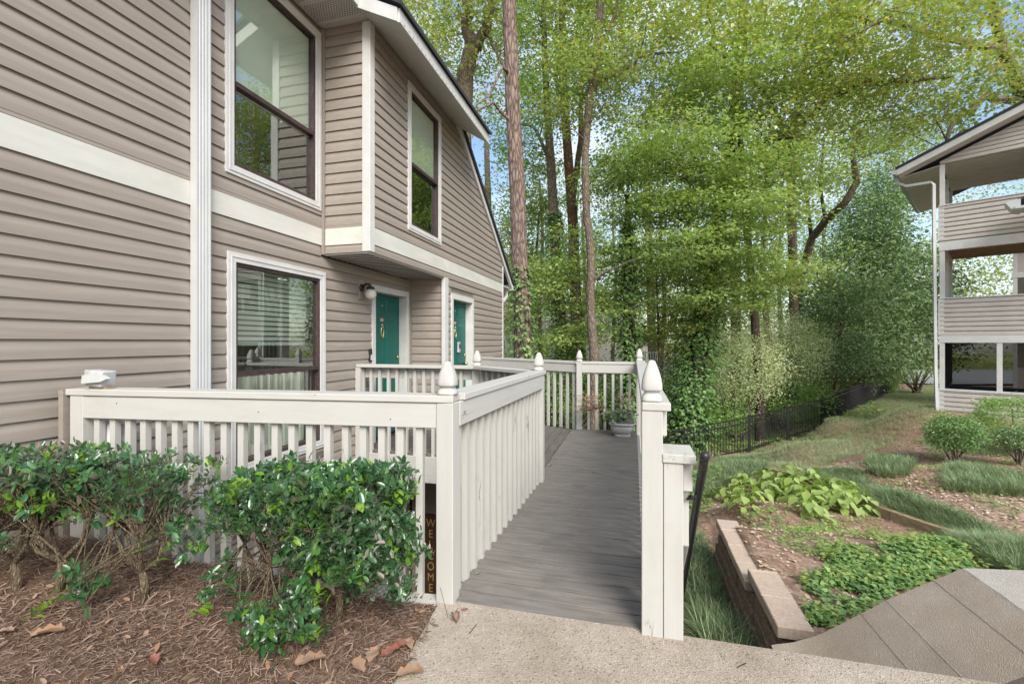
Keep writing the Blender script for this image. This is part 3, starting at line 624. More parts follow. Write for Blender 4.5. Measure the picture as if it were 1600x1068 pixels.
part('bottom_rail', MB().ob(RA+RN*.025, RB+RN*.025, .06, -.06, .002), M['rail_x'], r1)
q = RA+RD*.15+RN*.10; part('vent_pipe', MB().tube([(q.x,q.y,-.4),(q.x,q.y,.86)], .045, 12), M['trim'], r1, smooth=True)
q = RA+RD*.235+RN*.10; part('vent_pipe', MB().tube([(q.x,q.y,-.4),(q.x,q.y,.86)], .018, 10), M['trim'], r1, smooth=True)
r2 = railing('white railing along the left side of the walkway, balusters close beside the boards', (-.914,2.296), (-.862,4.34), 1, pitch=.128, first=.05, bz=.02, ext=(-.042,.10))
post(-.899, 4.39, -.3, 1.041, r2)
r3 = railing('inner white railing in front of the nearer teal door', (-3.37,5.13), (-1.84,5.13), -1, pitch=.121, first=.05, bz=.34, ext=(0,.1))
post(-1.79, 5.10, -.36, 1.041, r3)
part('ledger_block', MB().box(-3.38,-3.31,5.02,5.08,-.3,1.04), M['rail_z'], r3)
r4 = railing('short diagonal white railing joining the inner corner post to the walkway post', (-1.72,5.07), (-.96,4.46), -1, pitch=.121, first=.05, bz=.34, ext=(0,.06))
r5 = railing('angled white back railing running from the house corner to the middle back post', (-2.78,8.07), (-.87,7.17), 1, pitch=.125, first=.05, bz=.02, ztb=1.055)
post(-.82, 7.16, -.3, 1.020, r5, w=.085, zc=.036)
r6 = railing('straight white back railing behind the stone planter', (-.777,7.14), (.10,7.14), 1, zt=1.055, pitch=.124, first=.10, bz=.02, ext=(.1,0))
r7 = railing('white railing down the right side of the walkway with tall front post', (.143,2.300), (.143,7.06), 1, pitch=.125, first=.12, bz=.02, w_cap=.128, ext=(.105,.05))
post(.083, 2.248, -.05, 1.041, r7, w=.094, label='front corner post with pointed finial', k=1.1)
post(.084, 7.14, -.3, 1.041, r7, w=.09)
# stair rail stub
st = thing('stair_railing', 'stepped white stair railing stub beside the tall front post', 'railing', (.19, 2.3, -.9), 'white painted deck railings')
part('post', MB().box(.133,.219,2.205,2.295,-1.0,.806), M['rail_z'], st, bevel=.003)
part('side_block', MB().box(.221,.262,2.24,2.36,.67,.806), M['rail_z'], st, bevel=.003)
part('cap_rail', MB().box(.128,.272,2.195,2.42,.807,.847), M['rail_y'], st, bevel=.003)
part('side_board', MB().ob((.240,2.33),(.240,3.5),.032,.38,.669,-.75,-.45), M['rail_y'], st, bevel=.003)
part('post', MB().box(.20,.28,3.45,3.53,-1.3,-.5), M['rail_z'], st, bevel=.003)
hr = thing('handrail', 'black metal pipe handrail sloping down beside the stair railing', 'handrail', (.32, 2.4, -.9))
p0, p1 = Vector(AT(1101,712,1.98)), Vector(AT(1060,955,3.05))
part('pipe', MB().tube([p0,p0.lerp(p1,.03),p1], .019, 16), M['black'], hr, smooth=True)
dd = (p1-p0).normalized(); part('end_cap', MB().tube([p0+dd*.012,p0+dd*.006,p0-dd*.002,p0-dd*.012,p0-dd*.019], [.0212,.0214,.0208,.017,.007], 16), M['black'], hr, smooth=True)
for t_ in (.16,.86):
    q = p0.lerp(p1, t_); part('bracket', MB().tube([q, q+Vector((-.02,0,-.035)), q+Vector((-.05,.0,-.04)), (.262,q.y+.02,q.z-.03)], .006, 8), M['black'], hr, smooth=True)
solo('landing_block', MB().box(.36,.46,3.05,3.18,-1.0,-.86), M['rail_z'], 'small off-white block on the soil by the foot of the handrail', 'block')

# flood lamp on the rail end
fl = thing('flood_light', 'weathered grey flood light on the end of the near railing at the house wall', 'light', (-3.15,1.99,1.08))
def q3(s_, o_, z): p = RA+RD*s_+RN*o_; return (p.x, p.y, z)
part('housing', MB().prism([q3(.10,-.01,1.10),q3(.21,-.01,1.09),q3(.225,-.01,1.185),q3(.095,-.01,1.195)], RN.to_3d()*.09), M['floodgrey'], fl, bevel=.006)
part('lens', MB().prism([q3(.11,-.035,1.115),q3(.23,-.03,1.125),q3(.265,-.02,1.143),q3(.235,-.03,1.165),q3(.115,-.035,1.165)], RN.to_3d()*.03), M['alum'], fl)
part('base', MB().ob(RA+RD*.10+RN*.04, RA+RD*.22+RN*.04, .05, 1.078, 1.098), M['timber'], fl)

# welcome sign standing on the lower patio
ws = thing('welcome_sign', 'tall narrow brown WELCOME board leaning on the lower patio wall behind the railing', 'sign', (-2.95,6.35,-2.57))
part('board', MB().box(-3.16,-2.91,6.40,6.425,-2.57,-1.27), M['signwood'], ws)
FONT = {}
def text_mesh(txt, size, name='letter'):
    cu = bpy.data.curves.new(name, 'FONT'); cu.body = txt; cu.size = size; cu.extrude = .002; cu.align_x = 'CENTER'
    o = bpy.data.objects.new(name, cu); C.objects.link(o); bpy.context.view_layer.update()
    dg = bpy.context.evaluated_depsgraph_get(); me = bpy.data.meshes.new_from_object(o.evaluated_get(dg)); bpy.data.objects.remove(o); return me
for k, ch in enumerate('WELCOME'):
    me = text_mesh(ch, .175); me.materials.append(M['gold']); o = bpy.data.objects.new('letter', me); C.objects.link(o); o.parent = ws
    wx = -2.995; o.location = (wx-ORG[ws.name][0], 6.396-6.35, -1.46-k*.165+2.57); o.rotation_euler = (math.radians(90),0,0); o.scale = (.85,1,1)

# planter
pl = thing('stone_planter', 'grey footed stone bowl planter on the far right corner of the deck', 'planter', (-.16,6.80,0)); cx, cy = -.16, 6.80
part('bowl', MB().lathe(cx, cy, [(.115,.0),(.115,.03),(.10,.038),(.14,.06),(.165,.10),(.172,.14),(.172,.17),(.192,.175),(.192,.20),(.17,.20),(.165,.17)], 24, .5), M['planter'], pl, smooth=True)

for (x, z) in ((-2.93,1.0),(-2.35,1.055),(-2.02,.97),(-1.62,1.05),(-1.25,.95)):
    q = RB-RD*(-1.003-x)/RD.x; part('nail_hole', MB().tube([(q.x,q.y-.0125,z),(q.x,q.y-.010,z)], .0035, 6), M['darkbox'], r1)

# ---------------------------------------------------------------- leaf makers
def leaf_tpl(kind):
    if kind == 'ellipse':     # 6 triangles, folded along the rib
        v = [(0,0,0),(.5,0,-.04),(1,0,-.16),(.28,.21,.05),(.72,.19,0),(.28,-.21,.05),(.72,-.19,0)]
        f = [(0,1,3),(3,1,4),(4,1,2),(0,5,1),(5,6,1),(6,2,1)]
    elif kind == 'kite':
        v = [(0,0,0),(.45,.30,.06),(1,0,-.08),(.45,-.30,.06)]; f = [(0,2,1),(0,3,2)]
    elif kind == 'maple':
        v = [(0,0,0),(.30,.45,.05),(.55,.20,.0),(1,0,-.10),(.55,-.20,0),(.30,-.45,.05)]; f = [(0,2,1),(0,3,2),(0,4,3),(0,5,4)]
    elif kind == 'blade':
        v = [(0,.011,0),(0,-.011,0),(.5,.013,.0),(.5,-.013,.0),(1,0,-.30)]; f = [(0,1,2),(1,3,2),(2,3,4)]
    elif kind == 'sliver':
        v = [(0,.035,0),(0,-.035,.0),(1,.03,.03),(1,-.04,.0),(.5,0,.07)]; f = [(0,1,4),(1,3,4),(3,2,4),(2,0,4)]
    return np.array(v, float), np.array(f, int)
def leaves(P, D, U, size, kind):
    """P positions, D stalk directions, U rough up-normals, size array"""
    tv, tf = leaf_tpl(kind); n = len(P)
    D = D/np.linalg.norm(D, axis=1, keepdims=True); U = U-D*(U*D).sum(1, keepdims=True); U = U/(np.linalg.norm(U, axis=1, keepdims=True)+1e-9); R = np.cross(U, D)
    V = P[:,None,:]+size[:,None,None]*(tv[None,:,0:1]*D[:,None,:]+tv[None,:,1:2]*R[:,None,:]+tv[None,:,2:3]*U[:,None,:])
    F = tf[None]+(np.arange(n)*len(tv))[:,None,None]; return V.reshape(-1,3), F.reshape(-1,3)
def rdir(n, zmul=1.0):
    v = rng.normal(size=(n,3)); v[:,2] *= zmul; return v/np.linalg.norm(v, axis=1, keepdims=True)
def cluster_leaves(centres, per, rad, flat, size, kind, droop=.3, tilt=.5):
    n = len(centres)*per; c_ = np.repeat(centres, per, 0); off = rng.normal(size=(n,3))*rad*np.array([1,1,flat]); P = c_+off
    D = rdir(n, .4)+off/(np.linalg.norm(off, axis=1, keepdims=True)+1e-6)*.5; D[:,2] -= droop
    U = rdir(n)*tilt+np.array([0,0,1.0]); return leaves(P, D, U, size*rng.uniform(.65,1.25,n), kind)

# planter plants
def tuftset(name, mat, parent, n, c0, spread, size, kind='ellipse', zmin=.23, zr=.12):
    P = np.column_stack([rng.normal(c0[0],spread,n), rng.normal(c0[1],spread,n), rng.uniform(zmin,zmin+zr,n)]); D = rdir(n,.5); D[:,2] += .4
    V, F = leaves(P, D, rdir(n)+np.array([0,0,1.]), size*rng.uniform(.6,1.3,n), kind); return npobj(name, V, F, mat, parent, kind='stuff')
tuftset('variegated_foliage', LM['varieg'], pl, 260, (cx,cy), .10, .075); tuftset('trailing_foliage', LM['ivy'], pl, 90, (cx-.12,cy), .09, .07)
tuftset('dry_flower', LM['pink'], pl, 420, (cx-.50,cy+.05), .10, .035, 'ellipse', .30, .26); tuftset('dry_flower', LM['pink'], pl, 160, (cx+.02,cy+.06), .07, .035, 'ellipse', .36, .22)
sb = MB()
for k in range(16):
    a_ = random.uniform(0,6.28); e_ = Vector((cx-.48+random.uniform(-.13,.13), cy+.05, random.uniform(.3,.5))); sb.tube([(cx+random.uniform(-.1,.1),cy,.2), (cx-.25,cy+.02,.40), e_], .003, 4)
part('stem', sb, BK['red'], pl)

# ---------------------------------------------------------------- retaining wall of blocks
rw = thing('block_retaining_wall', 'low retaining wall of split-face blocks with tan cap stones beside the stair', 'retaining wall', (WX, 4.3, -.9))
def blockrow(x0, x1, ya, yb, z0, z1, name, mat, ln, jit=.004):
    y = ya
    while y < yb-.03:
        e = min(y+ln*random.uniform(.92,1.08), yb); j = random.uniform(-jit, jit)
        part(name, MB().box(x0+j, x1+j, y+.003, e-.003, z0, z1+random.uniform(-.002,.002)), mat, rw, bevel=.006); y = e
blockrow(.905, 1.12, 3.32, 4.12, -.575, -.495, 'cap_block', M['block'], .40); blockrow(.875, 1.085, 4.05, 5.40, -.655, -.577, 'cap_block', M['block'], .36)
for k in range(4): blockrow(.925-.022*k, 1.08, 3.40 if k == 0 else 3.0, 5.46, -.757-.10*k-(-.0)+ (.0), -.660-.10*k, 'wall_block', M['rough_block'], .30, .008)
blockrow(.94, 1.08, 3.36, 4.04, -.659, -.577, 'wall_block', M['rough_block'], .30, .006)

# concrete wing wall with sloping board-marked face
cw = thing('concrete_wing_wall', 'brown board-marked concrete wing wall rising at the edge of the landing', 'concrete wall', (1.3, 2.6, -.5))
YF = 2.95
pf = [PXZ for PXZ in [((lambda px, py: (lambda r, u: ((-sn+cs*r)*YF/(cs+sn*r), EYE+u*YF/(cs+sn*r)))((px-800)/FPX, -(py-534)/FPX))(*q)) for q in ((1205,1007),(1240,1003),(1280,991),(1345,958),(1385,937),(1458,906),(1500,888))]]
vs = []; ys = np.linspace(2.262, YF, 14); pp_ = [pf[0]]
for (xa, za), (xb, zb) in zip(pf, pf[1:]): pp_ += [(xa+(xb-xa)*k/4, za+(zb-za)*k/4) for k in range(1, 5)]
for x_, z_ in pp_:
    for y_ in ys: vs.append((x_, y_, z_+.004*noise.noise(Vector((x_*14, y_*14, 0)))))
ny2 = len(ys); nP = len(pp_); fs = [(i*ny2+j, (i+1)*ny2+j, (i+1)*ny2+j+1, i*ny2+j+1) for i in range(nP-1) for j in range(ny2-1)]
o_ = len(vs); vs += [vs[i*ny2+ny2-1] for i in range(nP)]+[(x_, YF, -1.6) for x_, z_ in pp_]; fs += [(o_+i, o_+i+1, o_+nP+i+1, o_+nP+i) for i in range(nP-1)]
o2 = len(vs); vs += [vs[j] for j in range(ny2)]+[(pp_[0][0], y_, -1.6) for y_ in ys]; fs += [(o2+j, o2+j+1, o2+ny2+j+1, o2+ny2+j) for j in range(ny2-1)]
part('sloping_face', MB().add(vs, fs), M['wall'], cw, smooth=True)
for (i, wd, mt) in ((3,.0022,'rough_block'),(4,.0028,'walltop'),(5,.0022,'rough_block')):
    x_, z_ = pf[i]; part('joint_line', MB().add([(x_+wd*a_, y_, z_+.0015+.004*noise.noise(Vector((x_*14, y_*14, 0)))) for y_ in ys for a_ in (-.5,.5)], [(2*k,2*k+1,2*k+3,2*k+2) for k in range(len(ys)-1)]), M[mt], cw)
xr, zr_ = pf[-1]
vs = []
for k, y_ in enumerate(ys):
    e_ = .018*noise.noise(Vector((1, y_*6, 2))); vs += [(xr+e_, y_, zr_-.004), (xr+.012+e_, y_, zr_+.006), (xr+.30, y_, zr_+.03), (xr+1.2, y_, zr_+.01), (xr+2.4, y_, zr_-.02)]
fs = [(5*k+i, 5*k+i+1, 5*k+i+6, 5*k+i+5) for k in range(len(ys)-1) for i in range(4)]; m_ = 5*(len(ys)-1)
o_ = len(vs); vs += [(vs[m_+i][0], YF, -1.6) for i in range(5)]; fs += [(m_+i, o_+i, o_+i+1, m_+i+1) for i in range(4)]
part('coping', MB().add(vs, fs), M['walltop'], cw)

# timber edging
te = thing('timber_edging', 'thin weathered timber edging between the mondo grass and the planting bed', 'edging', (2.6,7,-.7))
pts = [hit(*p) for p in ((1196,738),(1240,750),(1285,770),(1340,790),(1395,812),(1450,832),(1500,848),(1545,862))]
for a_, c_ in zip(pts, pts[1:]): part('timber', MB().ob(a_, c_, .085, tz(*a_)-.1, tz(*a_)+.11, tz(*c_)-.1, tz(*c_)+.11), M['timber'], te)

# ---------------------------------------------------------------- iron fence
fe = thing('metal_fence', 'black metal picket fence stepping along the edge of the woods', 'fence', fence_pts[3][:2]+(-2.2,))
HF = 1.2
for i, (x, y, z) in enumerate(fence_pts):
    part('fence_post', MB().box(x-.032,x+.032,y-.032,y+.032,z-HF-.3,z+.05), M['black'], fe)
npk = 0
for i, (a_, c_) in enumerate(zip(fence_pts, fence_pts[1:])):
    for dz in (-.03, -.20, -1.08): part('fence_rail', MB().ob(a_, c_, .03, a_[2]+dz-.018, a_[2]+dz+.018, c_[2]+dz-.018, c_[2]+dz+.018), M['black'], fe)
    Ln = math.dist(a_[:2], c_[:2]); m_ = int(Ln/.115)
    for k in range(1, m_):
        t_ = k/m_; x, y, z = (a_[j]*(1-t_)+c_[j]*t_ for j in range(3)); h = .0095; npk += 1
        part('picket', MB().box(x-h,x+h,y-h,y+h,z-HF+.04,z-.03), M['black'], fe)

# ---------------------------------------------------------------- right-hand building
U_ = Vector((.85,-.526)); Wn = Vector((.526,.85)); Cn = Vector(FR(13.4,12.6))
rbld = thing('apartment_building', 'taupe-sided apartment building with stacked balconies and a screened porch on the right', 'building', (Cn.x, Cn.y, -.7))
def BP(t, w): v = Cn+U_*t+Wn*w; return (v.x, v.y)
LEN, DEP = 9.0, 3.4
Zf = dict(base=-1.1, sill=-.03, scr=1.34, beam=1.53, p1b=1.55, p1t=2.62, b2=4.03, p2b=4.32, p2t=5.34, top=6.55)
un = (-Wn.x, -Wn.y); ln_ = (-U_.x, -U_.y)
def rsid(z0, z1, L0=0., L1=LEN, sides=True, name='balcony_wall'):
    A_ = MB(); add = lambda B: A_.add(B.v, B.f)
    courses(add, BP(0,0), tuple(U_), un, L0, L1, z0, z1, exp=.134, from_top=False, deep=2.0)
    if sides: courses(add, BP(0,0), tuple(Wn), ln_, .0, DEP, z0, z1, exp=.134, from_top=False, deep=2.0)
    A_.ob(BP(L0+.05,.052), BP(L1,.052), .10, z0, z1-.01); 
    if sides: A_.ob(BP(.06,.06), BP(.06,DEP), .10, z0, z1-.01)
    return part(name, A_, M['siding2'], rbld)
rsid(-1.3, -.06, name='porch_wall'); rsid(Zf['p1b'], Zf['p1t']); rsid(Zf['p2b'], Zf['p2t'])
def bar(name, t0, w0, t1, w1, wd, z0, z1, mat='trim'): return part(name, MB().ob(BP(t0,w0), BP(t1,w1), wd, z0, z1), M[mat], rbld)
for z0, z1 in ((Zf['p1t'],Zf['p1t']+.03),(Zf['p2t'],Zf['p2t']+.03),(-.055,.0)): bar('top_rail', -.03,.03, LEN,.03, .16, z0, z1); bar('top_rail', .03,.12, .03,DEP, .16, z0, z1)
for z0, z1 in ((1.34,1.545),(Zf['b2'],Zf['p2b']-.03)): bar('beam', -.02,.02, LEN,.02, .14, z0, z1); bar('beam', .05,.10, .05,DEP, .14, z0, z1)
for z0, z1 in ((-1.3,-.06),(1.56,2.61),(4.33,5.33)): bar('corner_board', -.035,-.02, .09,-.02, .03, z0, z1); bar('corner_board', -.02,-.03, -.02,.10, .03, z0, z1)
# slabs / undersides
for z in (1.50, 4.28, 6.55):
    w_ = MB(); w_.prism([BP(.06,.10)+(z,), BP(LEN,.10)+(z,), BP(LEN,DEP)+(z,), BP(.06,DEP)+(z,)], (0,0,.05)); part('balcony_floor' if z < 6 else 'ceiling', w_, M['soffit'] if z > 5 else M['timber'], rbld)
    jb = MB()
    for k in range(14): jb.ob(BP(.12,.3+k*.22), BP(LEN,.3+k*.22), .05 if z < 6 else .012, z-.12 if z < 6 else z-.01, z-.001)
    part('joist', jb, M['timber' if z < 6 else 'soffit'], rbld)
def pst(t, w, z0, z1, wd=.11, name='post'):
    c0 = BP(t-wd/2, w); c1 = BP(t+wd/2, w); return part(name, MB().ob(c0, c1, wd, z0, z1), M['trim'], rbld)
for z0, z1 in ((.0,1.34),(2.65,4.03),(5.37,6.55)):
    for w in ((.0,1.7,DEP) if z0 > 1 else (.0,.9,1.7,2.6,DEP)): pst(.05, w+.02, z0, z1)
for t_ in (1.20,2.5,3.8,5.1): pst(t_, .02, 0, 1.34)
for t_ in (4.2,8.2):
    pst(t_, .02, 2.65, 4.03); pst(t_, .02, 5.37, 6.55)
part('insect_screen', MB().ob(BP(.1,.02), BP(LEN,.02), .004, .0, 1.34), M['screen'], rbld); part('insect_screen', MB().ob(BP(.05,.1), BP(.05,DEP), .004, .0, 1.34), M['screen'], rbld)
part('porch_floor', MB().prism([BP(.1,.1)+(-.18,), BP(LEN,.1)+(-.18,), BP(LEN,DEP)+(-.18,), BP(.1,DEP)+(-.18,)], (0,0,.06)), M['asphalt'], rbld)
ft = MB(); 
for t_ in (2.3,): ft.ob(BP(t_,DEP), BP(LEN,DEP), .12, -.1, 6.5)
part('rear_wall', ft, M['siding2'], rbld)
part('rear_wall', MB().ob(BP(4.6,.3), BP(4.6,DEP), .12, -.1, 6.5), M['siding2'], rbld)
# gable end and roof
rz = lambda t_: 6.40+(t_+.9)*.405
gab = MB(); 
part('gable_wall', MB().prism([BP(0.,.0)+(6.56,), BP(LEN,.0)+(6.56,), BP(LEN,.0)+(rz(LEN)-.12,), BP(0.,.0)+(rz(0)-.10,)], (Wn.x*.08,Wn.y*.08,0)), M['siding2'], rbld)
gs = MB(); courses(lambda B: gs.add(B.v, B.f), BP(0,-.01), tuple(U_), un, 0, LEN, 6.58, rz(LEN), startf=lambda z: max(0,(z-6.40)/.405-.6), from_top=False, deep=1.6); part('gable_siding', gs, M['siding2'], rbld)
part('roof', MB().prism([BP(-.95,-.55)+(rz(-.95)+.16,), BP(LEN,-.55)+(rz(LEN)+.16,), BP(LEN,-.55)+(rz(LEN)+.24,), BP(-.95,-.55)+(rz(-.95)+.24,)], (Wn.x*(DEP+3),Wn.y*(DEP+3),0)), M['shingle'], rbld)
part('rake_board', MB().prism([BP(-.92,-.52)+(rz(-.92)-.02,), BP(LEN,-.52)+(rz(LEN)-.02,), BP(LEN,-.52)+(rz(LEN)+.158,), BP(-.92,-.52)+(rz(-.92)+.158,)], (Wn.x*.03,Wn.y*.03,0)), M['trim'], rbld)
part('eave_soffit', MB().prism([BP(-.90,-.48)+(rz(-.9)+.00,), BP(LEN,-.48)+(rz(LEN)+.0,), BP(LEN,.0)+(rz(LEN)+.0,), BP(-.90,.0)+(rz(-.9)+.0,)], (0,0,.02)), M['soffit'], rbld)
part('eave_soffit', MB().prism([BP(-.90,.0)+(6.40,), BP(.02,.0)+(6.55,), BP(.02,DEP+2)+(6.55,), BP(-.90,DEP+2)+(6.40,)], (0,0,.02)), M['soffit'], rbld)
part('gutter', MB().prism([BP(-1.02,-.53)+(6.42,), BP(-.93,-.53)+(6.40,), BP(-.92,-.53)+(6.54,), BP(-1.06,-.53)+(6.54,)], (Wn.x*(DEP+2.6),Wn.y*(DEP+2.6),0)), M['alum'], rbld)
dp_ = [BP(-.98,-.1)+(6.42,), BP(-.94,-.08)+(6.25,), BP(-.75,-.06)+(6.12,), BP(-.2,-.05)+(6.10,), BP(-.13,-.05)+(6.0,), BP(-.13,-.05)+(5.3,), BP(-.09,-.05)+(.5,), BP(-.05,-.05)+(-1.2,)]
part('downspout', MB().tube(dp_, .05, 4, True), M['alum'], rbld)
# lower entry roof corner cutting in from the right
part('porch_gutter', MB().prism([BP(1.28,-.9)+(4.86,), BP(1.40,-.9)+(4.66,), BP(1.55,-.9)+(4.62,), BP(1.55,-.9)+(4.9,)], (Wn.x*-.6,Wn.y*-.6,0)).ob(BP(1.45,-1.2), BP(5,-1.2), .7, 4.66, 4.72), M['alum'], rbld)
part('porch_roof', MB().prism([BP(1.5,-1.3)+(4.90,), BP(4.5,-1.3)+(5.6,), BP(4.5,-.3)+(5.6,), BP(1.5,-.3)+(4.90,)], (0,0,.05)), M['shingle'], rbld)

# building behind, further along
fb = thing('rear_apartment_block', 'further taupe balcony block just visible beyond the right building', 'building', FR(22,24.5)+(-.9,)); c0 = Vector(FR(22,24.3))
def FBP(t, w): v = c0+U_*t+Wn*w; return (v.x, v.y)
for z0, z1 in ((-1.2,.1),(2.0,3.1),(4.7,5.8)): 
    part('balcony_wall', MB().ob(FBP(0,0), FBP(9,0), .12, z0, z1), M['siding2'], fb); part('beam', MB().ob(FBP(-.1,0), FBP(9,0), .16, z0-.25, z0-.002), M['trim'], fb)
for t_ in (-.05,2.4,5): part('post', MB().ob(FBP(t_,0), FBP(t_+.14,0), .13, -1.2, 7.2), M['trim'], fb)
part('wall', MB().ob(FBP(0,3), FBP(9,3), .2, -1.2, 7.2), M['siding2'], fb); part('roof', MB().ob(FBP(-.6,1.2), FBP(9,1.2), 5, 7.2, 7.5), M['shingle'], fb)

# house in the woods (left centre): siding, white balcony railings
hw = thing('house_behind_trees', 'pale house with white balcony railings half hidden behind the tree trunks', 'house', FR(31,6)+(-2.5,))
def HP(r, f): return FR(31+f, r)
for r0, r1, f0, z1 in ((-1.2,3.4,4,5.2),(4.2,9.2,6,4.4),(9.8,13,9,1.6)):
    A_ = MB(); a0, a1 = HP(r0,f0), HP(r1,f0); d_ = (Vector(a1)-Vector(a0)).normalized()
    courses(lambda B: A_.add(B.v, B.f), a0, tuple(d_), (d_.y,-d_.x), 0, (Vector(a1)-Vector(a0)).length, -2.8, z1, exp=.2, from_top=False)
    a2, a3 = HP(r0,f0+.2), HP(r1,f0+.2); A_.ob(a2, a3, .2, -2.8, z1); part('wall', A_, M['siding2'], hw)
    part('roof', MB().ob(HP(r0-.5,f0+2), HP(r1+.5,f0+2), 5, z1, z1+.25), M['shingle'], hw)
for r0, z0 in ((.2,3.0),(1.9,3.0),(5,2.2),(7.2,2.2),(.5,-.5)):
    f0 = 4 if r0 < 3.6 else 6; part('window', MB().ob(HP(r0,f0-.08), HP(r0+1.1,f0-.08), .1, z0, z0+1.5), M['trim'], hw); part('pane', MB().ob(HP(r0+.1,f0-.15), HP(r0+1.0,f0-.15), .03, z0+.1, z0+1.4), M['glass'], hw)
for (r0, r1, f0, zf) in ((6.4,10.6,-1.5,-.35),(-.8,2.5,-.6,-.4)):
    part('balcony_floor', MB().ob(HP(r0,f0+1.2), HP(r1,f0+1.2), 2.6, zf-.25, zf-.02), M['trim'], hw)
    part('handrail', MB().ob(HP(r0,f0), HP(r1,f0), .1, zf+1.0, zf+1.07), M['trim'], hw)
    bb = MB(); k = 0
    while r0+k*.16 < r1: bb.ob(HP(r0+k*.16,f0), HP(r0+k*.16+.05,f0), .05, zf, zf+1.0); k += 1
    part('baluster_row', bb, M['trim'], hw, kind='stuff')
    for r_ in (r0+.1,(r0+r1)/2,r1-.1): part('post', MB().ob(HP(r_,f0), HP(r_+.14,f0), .14, -2.9, zf+1.1), M['trim'], hw)
# parked vehicle, a red patch behind the shrubs
pc = thing('parked_car', 'red parked car mostly hidden behind shrubs beyond the fence end', 'car', FR(44,34.6)+(-1.9,))
def CP_(a_, b_, z): v = FR(44+b_, 34.6+a_); return (v[0], v[1], z)
zb_ = -1.9
body = [(-2.2,.35),(-2.15,.75),(-1.4,.85),(-.8,1.35),(.8,1.38),(1.4,.9),(2.15,.8),(2.2,.35)]
part('body', MB().prism([CP_(x,0,zb_+z) for x, z in body], Vector(CP_(0,1.7,0))-Vector(CP_(0,0,0))), M['carpaint'], pc, bevel=.05)
part('side_window', MB().prism([CP_(x,-.02,zb_+z) for x, z in ((-1.2,.88),(-.72,1.28),(.74,1.3),(1.2,.92))], Vector(CP_(0,1.74,0))-Vector(CP_(0,0,0))), M['black'], pc)
for x in (-1.35,1.35): part('wheel', MB().tube([CP_(x,-.03,zb_+.33), CP_(x,.2,zb_+.33)], .33, 16), M['black'], pc)

